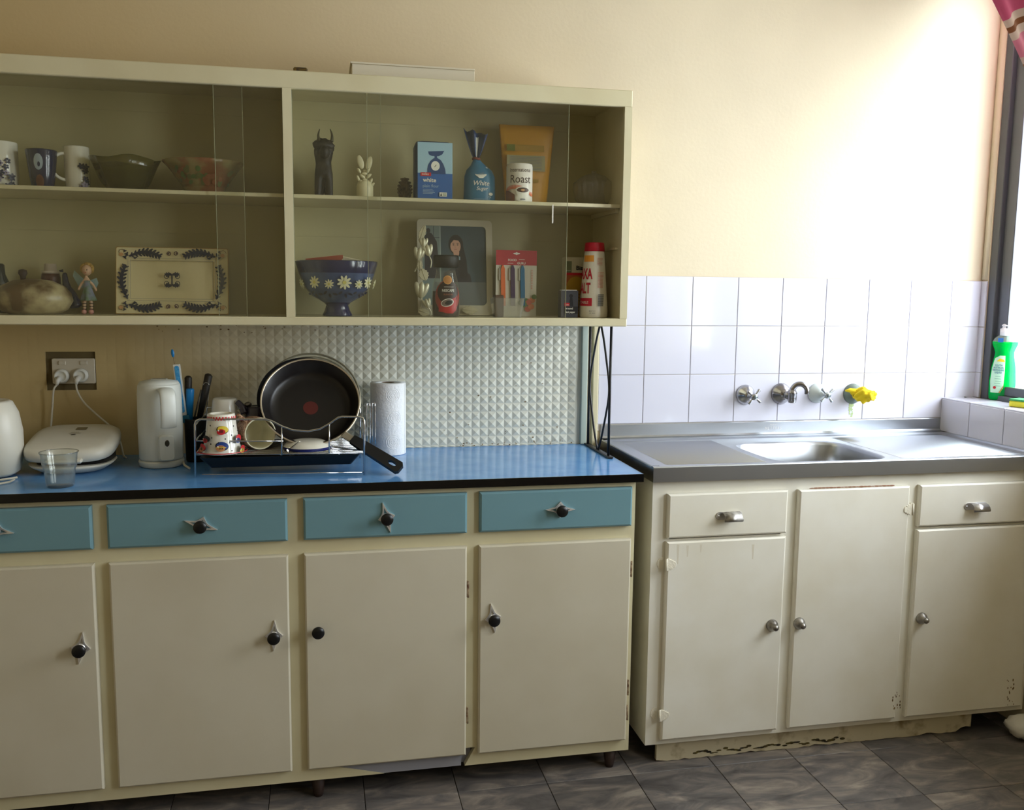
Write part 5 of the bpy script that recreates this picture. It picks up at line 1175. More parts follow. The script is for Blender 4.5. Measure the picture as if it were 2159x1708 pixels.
# utensil crock and what stands in it
ux, uy = -1.306, -.122; t = thing('utensil_crock', 'black utensil crock between the white kettle and the dish rack', 'container', (ux, uy, HC))
g = G(); g.lathe([(.028, .0005), (.031, .004), (.033, .112), (.0335, .116), (.031, .116), (.029, .01), (0, .008)], (ux, uy, HC), 32); build('pot', g, mat('matt_black_pot', (18, 18, 18), .55), t)
def U(px, py, y=-.13): return ay(px, py, y)
lblue = mat('bright_blue_plastic', (24, 128, 196), .3); spk = mat('speckled_blue', (48, 142, 204), .5, col2=(84, 170, 220), vscale=240)
t = thing('dish_brush', 'long white and blue handled dish brush leaning in the black crock', 'brush', tuple(U(385, 880)))
a, b_ = U(372, 768), U(388, 884); dv = (b_-a); L = dv.length; ang = atan2(dv.x, -dv.z)
g = G(); g.T = Matrix.Translation(a) @ Matrix.Rotation(-ang, 4, 'Y'); g.prism(rrect(-.0088, .0088, -L*.93, .0, .002), -.004, .004, c=.001); build('handle', g, whitep, t)
g = G(); g.T = Matrix.Translation(a) @ Matrix.Rotation(-ang, 4, 'Y'); g.prism(rrect(-.0056, .0056, -L*.88, -.004, .005), -.0052, -.003, c=.0006); build('grip_inlay', g, spk, t)
g = G(); g.T = Matrix.Translation(a) @ Matrix.Rotation(-ang, 4, 'Y'); g.prism(rrect(-.010, .014, -L*1.06, -L*.93, .003), -.007, .007, c=.001); build('collar', g, mat('teal_blue_plastic', (22, 104, 132), .3), t)
c_ = U(364, 745); g = G(); g.tube([a+Vector((-.003, 0, -.004)), c_+Vector((.001, 0, -.008))], r=.001); build('hanging_wire', g, mat('wire_tan', (150, 130, 96), .4), t)
g = G(); g.T = Matrix.Translation(c_) @ Matrix.Rotation(-.1, 4, 'Y'); g.ball((0, 0, 0), 1, sx=.0042, sy=.003, sz=.011); build('hanging_tip', g, lblue, t)
t = thing('blue_handled_utensil', 'utensil with a glossy blue round handle beside the dish brush', 'utensil', tuple(U(399, 890)))
g = G(); a, b_ = U(401, 820, -.118), U(398, 900, -.118); g.tube([a+Vector((0, 0, .001)), a, a.lerp(b_, .03), b_], rs=[.0075, .0098, .0105, .0092], seg=18); build('handle', g, lblue, t)
t = thing('spatula', 'spatula with a dark brown rounded handle behind the blue handled utensil', 'utensil', tuple(U(397, 880, -.105)))
g = G(); a, b_ = U(397, 797, -.105), U(397, 885, -.105); g.tube([a+Vector((0, 0, .006)), a+Vector((0, 0, .003)), a, b_], rs=[.004, .008, .0098, .009], seg=16); build('handle', g, mat('dark_brown_plastic', (40, 34, 26), .5), t)
t = thing('ladle', 'black handled ladle with a chrome ring leaning right in the black crock', 'utensil', tuple(U(420, 880, -.115)))
g = G(); a, b_ = U(440, 792, -.11), U(421, 880, -.118); g.tube([a+Vector((.002, 0, .005)), a+Vector((.001, 0, .002)), a, a.lerp(b_, .4), b_], rs=[.004, .009, .0105, .0095, .0075], seg=16); build('handle', g, mat('dark_brown_plastic', (1, 1, 1)), t)
g = G(); q = a.lerp(b_, .22); q.y -= .0105; g.tube([(q.x+.007*cos(w_), q.y, q.z+.007*sin(w_)) for w_ in [pi*i/10 for i in range(11)]], r=.0012, seg=6); build('hang_ring', g, chrome, t)
t = thing('whisk', 'thin grey wire whisk handle between spatula and ladle', 'utensil', tuple(U(412, 885, -.10)))
g = G(); g.tube([U(424, 822, -.10), U(409, 885, -.105)], r=.0022); build('shaft', g, oldchrome, t)
g = G(); g.tube([U(441, 818, -.095), U(434, 880, -.10)], r=.0016); build('second_wire', g, oldchrome, t)

# ---------------------------------------------------------------- dish rack
def FY(x): return -.362+(x+1.283)*-.0824
def FP(px, py, dy=0):
    y = -.37+dy
    for _ in range(3): q = ay(px, py, y); y = FY(q.x)+dy
    return q
t = thing('dish_rack', 'chrome wire dish rack with black drip tray holding the frying pan and mugs', 'dish rack', (-1.08, -.26, HC)); wr_ = .0023
fl0, fr0 = FP(412, 1008), FP(768, 1003); fl0.z = fr0.z = HC+.002
path = [fl0, FP(411, 895), FP(413, 888), FP(420, 884), FP(500, 884), FP(562, 884), FP(574, 888), FP(595, 899), FP(618, 907), FP(650, 909), FP(675, 904), FP(695, 893), FP(713, 880), FP(722, 878.5), FP(755, 879), FP(765, 881), FP(768, 888), fr0]
g = G(); g.tube(path, r=wr_+.0003, seg=8); build('front_frame', g, chrome, t)
bk = [p+Vector((0, .235, 0)) for p in path]; g = G(); g.tube([p if i in (0, 1, len(bk)-1, len(bk)-2) else Vector((p.x, p.y, bk[4].z)) for i, p in enumerate(bk)], r=wr_, seg=8); build('back_frame', g, chrome, t)
for a, b_ in ((FP(412, 930), FP(597, 930)), (FP(426, 1001), FP(766, 996)),): g = G(); g.tube([a, b_], r=.0016, seg=6); build('front_rail', g, chrome, t)
for x0, y0_, y1_ in ((594, 899, 960), (694, 895, 955)): g = G(); g.tube([FP(x0, y0_), FP(x0, y1_)], r=.0018, seg=6); build('upright', g, chrome, t)
zsf = FP(500, 959).z
for pxx in (412, 768):
    for pyy in (896, 930, 959):
        a = FP(pxx, pyy); g = G(); g.tube([a, a+Vector((0, .235, 0))], r=.0018, seg=6); build('side_rail', g, chrome, t)
xl_, xr_ = FP(414, 959).x, FP(766, 959).x
g = G()
for i in range(17): y = .004+.0142*i; g.tube([(xl_, FY(xl_)+y, zsf), (xr_, FY(xr_)+y, zsf)], r=.0013, seg=5)
for x in (xl_+.06, (xl_+xr_)/2, xr_-.06): g.tube([(x, FY(x)+.002, zsf-.002), (x, FY(x)+.233, zsf-.002)], r=.0015, seg=5)
build('shelf_wires', g, chrome, t, kind='stuff')
g = G(); y0_ = FY(-1.08); taperbox(g, xl_+.008, xr_-.006, y0_+.006, y0_+.225, HC+.022, zsf-.006, .022, .002); build('drip_tray', g, mat('black_tray', (12, 12, 13), .3), t)
for i, (pxa, dy) in enumerate(((777, .19), (788, .165))):
    g = G(); q = FP(pxa, 932, dy); q2 = FP(pxa, 852, dy); w_ = .0042
    g.tube(spline([(q.x-w_, q.y, q.z), (q.x-w_, q.y, q2.z-.006), (q.x, q.y, q2.z), (q.x+w_, q.y, q2.z-.006), (q.x+w_, q.y, q.z-.006)], 4), r=.0015, seg=6); build('cutlery_loop', g, chrome, t)

# frying pan: leans back on the rack, handle to the lower right
tilt = radians(34); Cp = ay(655, 845, -.262); nrm = Vector((.02, -cos(tilt), sin(tilt))).normalized()
rx_ = Vector((1, 0, 0)); rx_ = (rx_-nrm*rx_.dot(nrm)).normalized(); dnv = nrm.cross(rx_); 
if dnv.z > 0: dnv = -dnv
MP = Matrix((rx_, -dnv, nrm)).transposed().to_4x4(); MP.translation = Cp
if MP.to_3x3().determinant() < 0: raise RuntimeError('pan basis')
def onplane(px, py, off=0): d_ = ray(px, py); P0 = Cp+nrm*off; return CAM+d_*((P0-CAM).dot(nrm)/d_.dot(nrm))
Rp = .1262; t = thing('frying_pan', 'black non-stick frying pan with a red dot leaning in the dish rack', 'frying pan', tuple(Cp))
g = G(); g.T = MP; g.lathe([(Rp-.0035, -.001), (Rp-.006, -.003), (.106, -.032), (.100, -.040), (.08, -.042), (0, -.0425)], seg=72, cap=False); build('nonstick_inside', g, mat('nonstick', (26, 22, 20), .34, spec=.45), t)
g = G(); g.T = MP; g.lathe([(Rp-.0035, -.001), (Rp-.001, .001), (Rp+.0012, 0), (Rp+.001, -.002), (Rp-.001, -.003)], seg=72, cap=False); build('rim', g, mat('rim_alu', (196, 184, 164), .3, metal=.8), t, label='bare metal rim')
g = G(); g.T = MP; g.lathe([(Rp-.001, -.003), (Rp-.004, -.006), (.109, -.036), (.102, -.045), (.08, -.0465), (0, -.0465)], seg=72, cap=False); build('outer_shell', g, mat('pan_red_enamel', (112, 36, 30), .3), t, label='dark red outside')
g = G(); g.T = MP; q = MP.inverted() @ onplane(655, 860, -.0415); g.lathe([(0, -.0419), (.0195, -.0419)], (q.x, q.y, 0), seg=32, cap=False); build('heat_spot', g, mat('heat_red', (84, 26, 22), .4), t)
hs, he = MP.inverted() @ onplane(727, 917), MP.inverted() @ onplane(845, 990, .03); dh = he-hs; Lh = dh.length; xa_ = dh.normalized(); za_ = Vector((0, 0, 1)); za_ = (za_-xa_*za_.dot(xa_)).normalized(); ya_ = za_.cross(xa_)
MH = Matrix((xa_, ya_, za_)).transposed().to_4x4(); MH.translation = hs; MH = MP @ MH
g = G(); g.T = MH; g.box(-.006, .030, -.0095, .0095, -.006, .005, c=.003); build('ferrule', g, mat('brushed_alu', (176, 170, 158), .35, metal=.9), t)
wf = lambda u: .0125+.0035*u
o_ = [(.024, -.0115)]+[(Lh*.3, -.0135), (Lh*.75, -.0155), (Lh-.006, -.0165), (Lh, -.010), (Lh, .010), (Lh-.006, .0165), (Lh*.75, .0155), (Lh*.3, .0135), (.024, .0115)]
def dense(o, n=6):
    r_ = []
    for p, q in zip(o, o[1:]+o[:1]):
        for i in range(n): r_.append((p[0]+(q[0]-p[0])*i/n, p[1]+(q[1]-p[1])*i/n))
    return r_
oo = dense(o_); hx_ = Lh-.027
hole_ = []
for p in oo:
    a = atan2(p[1], p[0]-hx_); hole_.append((hx_+.0125*cos(a), .0058*sin(a)))
g = G(); g.T = MH @ Matrix.Rotation(pi/2, 4, 'X'); g.ringp(oo, hole_, -.006, .007); build('handle', g, mat('pan_handle', (20, 20, 21), .45), t)
# glass lid behind the pan
tl = radians(24); Cl = ay(656, 842, -.140); nl = Vector((0, -cos(tl), sin(tl))); ML = Matrix((Vector((1, 0, 0)), Vector((0, sin(tl), cos(tl))), nl)).transposed().to_4x4(); ML.translation = Cl; Rl = .1325
t = thing('pan_lid', 'large pale glass pan lid with a metal rim behind the frying pan', 'lid', tuple(Cl))
g = G(); g.T = ML; g.lathe([(Rl, 0), (Rl*.9, -.008), (Rl*.6, -.020), (.02, -.027), (0, -.027)], seg=64, cap=False); build('glass', g, glassmat('lid_glass', (.84, .83, .74), 1.0, dust=.42, dustcol=(.66, .62, .48), rough=.1), t)
g = G(); g.T = ML; g.tube([(Rl*cos(a), Rl*sin(a), 0) for a in [2*pi*i/72 for i in range(72)]], r=.0026, closed=True); g.tube([(Rl*.94*cos(a), Rl*.94*sin(a), -.004) for a in [2*pi*i/72 for i in range(72)]], r=.0016, closed=True); build('metal_rim', g, mat('lid_rim', (170, 164, 140), .35, metal=.6), t, kind='stuff')
g = G(); g.T = ML; g.lathe([(.006, -.027), (.006, -.036), (.016, -.040), (.016, -.046), (0, -.047)], seg=20); build('knob', g, blackp, t)
# second dark pan behind, left of the frying pan
t = thing('saucepan', 'dark pan mostly hidden between the frying pan and its lid', 'frying pan', tuple(Cp+Vector((-.012, .055, .008))))
M2 = MP.copy() @ Matrix.Scale(.985, 4); M2.translation = Cp+Vector((-.013, .058, -.001)); g = G(); g.T = M2; g.lathe([(.1268, 0), (.1280, .0005), (.1275, -.003), (.112, -.022), (.1, -.026), (0, -.0265)], seg=64, cap=False); g.lathe([(.1268, 0), (.108, -.022), (0, -.023)], seg=64, cap=False); build('pan_body', g, mat('dark_pan', (26, 25, 26), .35), t)

# mugs in the rack
zr_ = zsf+.0014
c0 = az(468, 954, zr_); cx, cy = c0.x, c0.y+.004; ht = ay(475, 871, cy).z-zr_
t = thing('kitchen_mug', 'white flared mug turned upside down, printed with red checks and burgers', 'mug', (cx, cy, zr_))
pm_ = [(.0465, 0), (.0475, .0015), (.0465, .004), (.0430, ht*.22), (.0385, ht*.48), (.0355, ht*.75), (.0335, ht*.93), (.0325, ht*.985), (.0300, ht), (.0255, ht-.0008), (.0245, ht-.004), (0, ht-.004)]
g = G(); g.lathe(pm_, (cx, cy, zr_), 48, cap=False); g.lathe([(.0465, 0), (.0435, .001), (.0395, ht*.22), (.033, ht*.6), (.028, ht*.9), (0, ht*.92)], (cx, cy, zr_), 48, cap=False); mb_ = build('body', g, white, t)
d = Dec(cylmap((cx, cy), prof_at(pm_[:8]), zr_, facing((cx, cy))))
for j in range(2):
    for i in range(-12, 13):
        if (i+j) % 2 == 0: d.rect(i*.0033-.0016, i*.0033+.0017, ht*(.86+.045*j), ht*(.905+.045*j), 0)
for (u, v, r, c1, c2) in ((.000, ht*.60, .0115, 0, 2), (-.002, ht*.20, .0125, 4, 3), (.038, ht*.36, .010, 3, 0), (-.036, ht*.38, .009, 0, 1), (-.047, ht*.16, .010, 4, 0), (.046, ht*.1, .009, 2, 0)):
    d.ell(u+.002, v+.003, r*1.12, r*.85, 1, 20, -.2); d.ell(u+.003, v+.004, r*1.0, r*.74, c2, 20, -.2); d.ell(u-.001, v-.002, r*.78, r*.62, c1, 20)
    for k in (-1, 0, 1): d.rect(u-.001+k*.0028, u+.0004+k*.0028, v-.004, v+.003, 1)
    d.ell(u-.006, v+.002, r*.16, r*.16, 5, 8)
d.text('JOES', -.002, ht*.215, .008, 2, bold=.03) if False else d.stroke([(-.010+.0022*i, ht*(.20+.02*(i % 2))) for i in range(9)], .0016, 2)
for (u, v) in ((-.02, .75), (.018, .5), (.022, .72), (-.018, .45), (.014, .32), (-.02, .3), (.018, .12), (-.03, .6), (.03, .6), (.006, .42), (-.006, .33)): d.ell(u, ht*v, .0012, .002, 1, 8)
for j, w_ in ((.045, .002),): d.rect(-.07, .07, ht*j, ht*j+w_, 0, 24)
d.make('print', [red, blk, yellowp, mat('burger_blue', (30, 60, 130), .4), mat('burger_tan', (186, 126, 84), .4), wh], mb_)
g = G(); g.T = Matrix.Translation((cx-.030, cy+.006, zr_)); g.lathe([(.026, .0003), (.029, .002), (.025, .010), (0, .010)], seg=20, sy=.6); o = build('terracotta_scoop', g, mat('terracotta', (150, 92, 58), .6)); tag(o, 'terracotta coloured dish peeping out under the upside-down mug', 'dish')
# mug on its side
oc = ay(549, 921, -.318); Rm = .0405; t = thing('speckled_mug', 'brown speckled mug lying on its side with its cream inside showing', 'mug', tuple(oc))
axd = Vector((.42, -1, .05)).normalized(); xx = Vector((0, 0, 1)).cross(axd).normalized(); yy_ = axd.cross(xx); MM = Matrix((xx, yy_, axd)).transposed().to_4x4(); MM.translation = Vector((oc.x, oc.y, zr_+Rm+.0015))
g = G(); g.T = MM; g.lathe([(Rm-.002, .001), (Rm, 0), (Rm, -.004), (Rm*1.02, -.045), (Rm*.95, -.078), (Rm*.78, -.083), (0, -.083)], seg=44, cap=False); build('outside', g, mat('speckled_brown', (190, 156, 126), .5, col2=(112, 62, 44), vscale=230, ramp=(.48, .54)), t)
g = G(); g.T = MM; g.lathe([(Rm, 0), (Rm-.001, .0014), (Rm-.003, .001), (Rm-.0035, -.003), (Rm-.004, -.07), (Rm*.6, -.077), (0, -.077)], seg=44, cap=False); build('cream_inside', g, mat('mug_cream', (206, 200, 170), .3), t)
g = G(); g.T = MM @ Matrix.Rotation(2.3, 4, 'Z'); g.tube([(Rm-.001+.024*sin(pi*i/12), 0, -.016-.045*i/12) for i in range(13)], r=.0042, seg=10); build('handle', g, mat('speckled_brown', (1, 1, 1)), t)
# white mug and dark cup behind
q = ay(474, 845, -.19); t = thing('white_mug', 'plain white mug upside down at the back of the dish rack', 'mug', (q.x, -.19, zr_)); hh = ay(478, 839, -.19).z-zr_
g = G(); g.lathe([(.040, 0), (.041, .002), (.036, hh*.6), (.031, hh*.96), (.028, hh), (.024, hh-.003), (0, hh-.003)], (q.x, -.19, zr_), 40); build('body', g, mat('grey_white_ceramic', (206, 202, 190), .25, coat=.3), t)
g = G(); g.tube([(q.x+.033+.020*sin(pi*i/12), -.203, zr_+hh*(.25+.5*i/12)) for i in range(13)], r=.004, seg=10); build('handle', g, mat('grey_white_ceramic', (1, 1, 1)), t)
q = ay(541, 870, -.2); t = thing('dark_cup', 'dark purple-grey cup upside down behind the speckled mug', 'cup', (q.x, -.2, zr_)); dk = mat('dark_purple_glaze', (52, 48, 62), .25, coat=.3); hh = ay(530, 856, -.2).z-zr_
g = G(); g.lathe([(.032, 0), (.033, .002), (.031, hh*.6), (.028, hh*.95), (.025, hh), (.022, hh-.003), (0, hh-.003)], (q.x, -.2, zr_), 36); build('body', g, dk, t)
g = G(); a, b_ = ay(500, 847, -.21), ay(516, 872, -.22); g.tube(spline([a, a.lerp(b_, .5)+Vector((.002, 0, .003)), b_], 5), rs=[.0075]*3+[.008]*3+[.009]*5, seg=12); build('handle', g, dk, t)
q = ay(523, 853, -.205); g = G(); g.ball((q.x, -.205, q.z), .009, sx=1.1, sz=.8, bump=.2); g.tube([(q.x, -.2, q.z-.008), (q.x, -.2, zr_+hh)], r=.003); o = build('steel_egg_cup', g, oldchrome); tag(o, 'small metal scoop glinting on top of the dark cup', 'scoop')
# white bowl with blue rim under the pan, and a fork
q = az(648, 950, zr_); t = thing('enamel_bowl', 'white bowl with a dark blue rim upside down below the frying pan', 'bowl', (q.x, q.y+.012, zr_)); cy = q.y+.036
g = G(); g.lathe([(.060, .0), (.0605, .001), (.0600, .007)], (q.x, cy, zr_), 48, cap=False); build('blue_rim', g, mat('rim_blue', (26, 34, 96), .25), t, label='dark blue rim')
g = G(); g.lathe([(.0600, .007), (.054, .014), (.040, .020), (.028, .022), (0, .022)], (q.x, cy, zr_), 48, cap=False); build('body', g, white, t)
t = thing('fork', 'steel fork head resting by the speckled mug in the rack', 'fork', tuple(az(612, 948, zr_+.004))); q = az(612, 948, zr_+.004)
g = G(); g.T = Matrix.Translation((q.x, q.y, zr_+.005)) @ Matrix.Rotation(.6, 4, 'Z') @ Matrix.Rotation(-.5, 4, 'X')
for i in range(4): g.box(-.0105+.0058*i, -.0075+.0058*i, -.002, .030, 0, .0016)
g.prism([(-.0105, -.0), (.0099, 0), (.006, -.02), (-.006, -.02)], 0, .001); g.box(-.0105, .0099, -.010, 0, 0, .0016); g.box(-.003, .003, -.05, -.008, 0, .002); build('fork_head', g, chrome, t)

# paper towel
cx, cy = -.7925, -.083; t = thing('paper_towel_roll', 'upright white quilted paper towel roll right of the dish rack', 'paper towel', (cx, cy, HC)); hp = .2035; rp = .0500
ptm = mat('paper_towel', (236, 236, 236), .9, bump=.5, bscale=130)
g = G(); g.lathe([(.018, .0006), (rp-.001, .0006), (rp, .002), (rp, hp-.002), (rp-.001, hp), (.0185, hp+.0005), (.0185, hp-.05)], (cx, cy, HC), 56, cap=False); rl = build('sheets', g, ptm, t)
g = G(); g.lathe([(.0185, hp-.06), (.0185, hp+.0004), (.0170, hp+.0004), (.0170, hp-.06)], (cx, cy, HC), 32, cap=False); build('core', g, mat('cardboard_core', (120, 100, 80), .8), t)
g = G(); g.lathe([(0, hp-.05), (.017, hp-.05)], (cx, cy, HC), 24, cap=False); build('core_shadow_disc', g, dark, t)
f_ = facing((cx, cy)); g = G()
for k, v in enumerate((.172, .108, .040)):
    for r in (.005, .010, .015, .020):
        pts = []
        for i in range(28): a = 2*pi*i/28; u = .014+r*cos(a)+(.004 if k % 2 else 0); aa = u/rp+f_; zz = v+r*sin(a); pts.append((cx+(rp+.0001)*sin(aa), cy-(rp+.0001)*cos(aa), HC+zz))
        g.tube(pts, r=.0006, seg=4, closed=True)
build('embossed_rings', g, ptm, t, kind='stuff')
g = G(); aa = f_+1.15; g.box(-.0004, .0004, -.0006, .0006, .002, hp-.002); 
for v in g.v: v += Vector((cx+(rp+.0003)*sin(aa), cy-(rp+.0003)*cos(aa), HC))
build('sheet_edge', g, ptm, t)

# ================================================================= sink side
fixd = mat('tap_chrome', (176, 176, 180), .2, metal=1); fixw = mat('tap_white_enamel', (206, 216, 216), .3); verdi = mat('tarnished_flange', (120, 132, 124), .45, metal=.4)
def flange(par, x, z, m, r=.032, name='flange'):
    g = G(); g.T = Matrix.Translation((x, -.0062, z)) @ Matrix.Rotation(pi/2, 4, 'X'); g.lathe([(r, 0), (r*1.0, .003), (r*.93, .008), (r*.74, .017), (r*.52, .025), (r*.42, .032), (0, .034)], seg=36); return build(name, g, m, par)
def tap(label, px, m, mh, hx_, rot0, group=None):
    q = ay(*px, -.006); x, z = q.x, q.z; t = thing('tap', label, 'tap', (x, -.006, z)); flange(t, x, z, m)
    g = G(); g.T = Matrix.Translation((x, -.036, z)) @ Matrix.Rotation(pi/2, 4, 'X'); g.lathe([(.010, 0), (.010, .008), (.006, .011), (.0055, .022), (.0075, .024), (.0075, .036)], seg=20); build('spindle', g, m, t)
    g = G(); y = -.068; g.T = Matrix.Translation((x, y, z)) @ Matrix.Rotation(pi/2, 4, 'X'); g.lathe([(.009, -.004), (.0105, 0), (.0105, .006), (.0075, .009), (0, .010)], seg=20); g.T = Matrix()
    for k in range(4):
        a = rot0+pi/2*k; d_ = Vector((cos(a), 0, sin(a))); c0_ = Vector((x, y, z)); g.tube([c0_+d_*.006, c0_+d_*.012, c0_+d_*.026, c0_+d_*.0285], rs=[.0036, .0032, .0052, .0040], seg=10)
    build('cross_handle', g, mh, t)
    g = G(); g.T = Matrix.Translation((x, y-.0095, z)) @ Matrix.Rotation(pi/2, 4, 'X'); g.lathe([(.0065, 0), (.006, .0016), (0, .002)], seg=18); build('button', g, mat('tap_button', (120, 130, 130), .3, metal=.5), t); return x, z
tap('left chrome cross-handle tap on the tiles above the sink', (1571, 832), fixd, fixd, 0, pi/4+.12)
tap('cross-handle tap with a white cone flange, between the spout and the yellow cloth', (1722, 829), fixw, mat('tap_pale_chrome', (190, 198, 204), .25, metal=.7), 0, pi/4-.05)
q = ay(1646, 830, -.006); x, z = q.x, q.z; t = thing('spout', 'old chrome swivel spout between the two cross-handle taps', 'spout', (x, -.006, z)); old2 = mat('spout_chrome', (150, 148, 150), .24, metal=1); flange(t, x, z, old2, .034)
g = G(); g.T = Matrix.Translation((x, -.034, z)) @ Matrix.Rotation(pi/2, 4, 'X'); g.lathe([(.011, 0), (.009, .006), (.009, .012), (.013, .015), (.013, .020), (.009, .023), (.009, .034)], seg=22); build('inlet', g, old2, t)
g = G(); g.lathe([(.008, -.022), (.0125, -.020), (.0135, -.008), (.0135, .006), (.0145, .007), (.0145, .012), (.0125, .014), (.012, .019), (0, .022)], (x+.003, -.074, z), 24); build('valve_body', g, old2, t)
g = G(); b0 = Vector((x+.003, -.074, z+.014)); g.tube(spline([b0, b0+Vector((.001, -.001, .010)), b0+Vector((.010, -.006, .022)), b0+Vector((.024, -.014, .024)), b0+Vector((.036, -.020, .012)), b0+Vector((.038, -.021, -.006))], 5), rs=[.0095-.0022*i/25 for i in range(26)], seg=14); build('swan_neck', g, old2, t)
q = ay(1797, 830, -.006); x, z = q.x, q.z; t = thing('tap', 'rightmost tap with a tarnished green-grey flange under the yellow cloth', 'tap', (x, -.006, z)); flange(t, x, z, verdi, .033)
g = G(); g.T = Matrix.Translation((x, -.036, z)) @ Matrix.Rotation(pi/2, 4, 'X'); g.lathe([(.009, 0), (.009, .01), (.006, .014), (.006, .03)], seg=20); build('spindle', g, verdi, t)
# cloth
ye = mat('yellow_cloth', (246, 216, 34), .8, bump=.4, bscale=260); g = G(); n = 48; rows = 26; vs = []; fs = []
ax0 = Vector((x-.006, -.034, z+.001)); axd_ = Vector((.022, -.066, .002)); u_ = axd_.normalized(); s1 = u_.cross(Vector((0, 0, 1))).normalized(); s2_ = s1.cross(u_)
for j in range(rows+1):
    v = j/rows; base = .0165+.010*sin(pi*min(1, v*1.15))-.004*v; c0_ = ax0+axd_*v
    if v > .93: base *= 1-(v-.93)/.07*.62
    for i in range(n):
        a = 2*pi*i/n; f_ = 1+.16*sin(a*3+v*9)*(.3+v)+.10*sin(a*7-v*16)+.14*noise.noise(Vector((cos(a)*1.7, sin(a)*1.7, v*5))); r = base*f_
        vs.append(c0_+s1*(r*cos(a)*1.0)+s2_*(r*sin(a)*.95))
for j in range(rows):
    for i in range(n): i2 = (i+1) % n; fs.append((j*n+i, j*n+i2, (j+1)*n+i2, (j+1)*n+i))
vs.append(ax0+axd_*.86); fs += [((rows)*n+i, rows*n+(i+1) % n, len(vs)-1) for i in range(n)]; fs.append(tuple(range(n-1, -1, -1)))
g.add(vs, fs, 0, True); t = thing('yellow_cloth', 'bright yellow cloth knotted around the rightmost tap', 'cloth', tuple(ax0)); build('wrapped_cloth', g, ye, t)
g = G(); e_ = ax0+axd_*.95; g.tube([e_+s1*.011*cos(a)*(1+.25*sin(a*3))+s2_*(.013*sin(a)*(1+.2*cos(a*2)))-u_*.001 for a in [2*pi*i/24 for i in range(24)]], rs=[.0052+.0016*sin(i*1.9) for i in range(24)], seg=8, closed=True); build('cloth_fold', g, ye, t)
g = G(); q1, q2, q3 = ay(1808, 826, -.045), ay(1792, 823, -.045), ay(1782, 824, -.04); g.tube([q1+Vector((.008, 0, 0)), q1, q2, q3], rs=[.014, .012, .009, .003], seg=12, flat=.8); g.tube([q1+Vector((.0, 0, -.004)), q2+Vector((.004, -.002, -.010)), q2+Vector((.012, 0, -.018))], rs=[.010, .007, .004], seg=10); build('cloth_tail', g, ye, t)
g = G(); random.seed(9)
for i in range(26): q = ay(1790+9*random.random()+(i % 3), 852+26*random.random(), -.0063); g.prism(ell(q.x, q.z, .0014+.0035*random.random()*(1-(i/40)), .002+.003*random.random(), 8), -.0063-.00002*i, -.0062)
o = build('mineral_stain', g, mat('verdigris_stain', (176, 194, 140), .7), wb, kind='stuff')

# dish soap bottle on the sill
q = az(2091, 840, ZS); bx, by = q.x-.002, -.098; u = mpp((bx, by, 1.02)); t = thing('dish_soap_bottle', 'green dish soap bottle with white cap standing on the tiled window sill', 'bottle', (bx, by, ZS))
fb_ = facing((bx, by)); Mb = Matrix.Translation((bx, by, ZS)) @ Matrix.Rotation(fb_, 4, 'Z')
prb = [(20*u, .0005), (23.5*u, 3*u), (24.5*u, 12*u), (25*u, 40*u), (22.5*u, 70*u), (18.5*u, 92*u), (17.6*u, 100*u), (19.5*u, 107*u), (23.5*u, 117*u), (24*u, 123*u), (21*u, 129*u), (14*u, 135*u), (11*u, 138*u)]
M_ = bpy.data.materials.new('green_soap'); M_.use_nodes = True; nt = M_.node_tree; nt.nodes.clear(); oo_ = nt.nodes.new('ShaderNodeOutputMaterial')
tr = nt.nodes.new('ShaderNodeBsdfTranslucent'); tr.inputs[0].default_value = (.0, .85, .16, 1); df = nt.nodes.new('ShaderNodeBsdfDiffuse'); df.inputs[0].default_value = (.0, .62, .12, 1); gs = nt.nodes.new('ShaderNodeBsdfGlossy'); gs.inputs['Roughness'].default_value = .08; tp = nt.nodes.new('ShaderNodeBsdfTransparent'); tp.inputs[0].default_value = (.05, .8, .2, 1)
m1 = nt.nodes.new('ShaderNodeMixShader'); m1.inputs[0].default_value = .45; nt.links.new(tr.outputs[0], m1.inputs[1]); nt.links.new(df.outputs[0], m1.inputs[2]); m0 = nt.nodes.new('ShaderNodeMixShader'); m0.inputs[0].default_value = .03; nt.links.new(m1.outputs[0], m0.inputs[1]); nt.links.new(tp.outputs[0], m0.inputs[2])
m2_ = nt.nodes.new('ShaderNodeMixShader'); m2_.inputs[0].default_value = .012; nt.links.new(m0.outputs[0], m2_.inputs[1]); nt.links.new(gs.outputs[0], m2_.inputs[2]); nt.links.new(m2_.outputs[0], oo_.inputs[0])
g = G(); g.T = Mb; g.lathe(prb[:10], seg=40, sy=.62); btl = build('liquid_filled_body', g, M_, t)
g = G(); g.T = Mb; g.lathe(prb[9:], seg=40, sy=.62, cap=False); build('clear_shoulder', g, glassmat('soap_shoulder', (.75, .95, .8), 1, dust=.2, dustcol=(.8, .9, .85)), t)
g = G(); g.T = Mb; g.lathe([(11.5*u, 136*u), (11.5*u, 150*u), (8*u, 151.5*u), (7.2*u, 155*u), (9*u, 156*u), (8.6*u, 158*u), (4*u, 161.5*u), (0, 162*u)], seg=28); build('cap', g, mat('cap_white', (236, 236, 240), .35), t)
rb = prof_at(prb)
d = Dec(lambda uu, v, l: Mb @ Vector((uu, -.62*sqrt(max(1e-7, rb(v)**2-uu*uu))-.0006-.0002*l, v)))
d.poly([(-21*u, 16*u), (-23*u, 40*u), (-21*u, 68*u), (-17*u, 88*u), (-8*u, 94*u), (2*u, 94*u), (3*u, 60*u), (2*u, 26*u), (-6*u, 16*u)], 0)
d.poly([(-14*u, 82*u), (-8*u, 88*u), (0, 86*u), (2*u, 81*u)], 1)
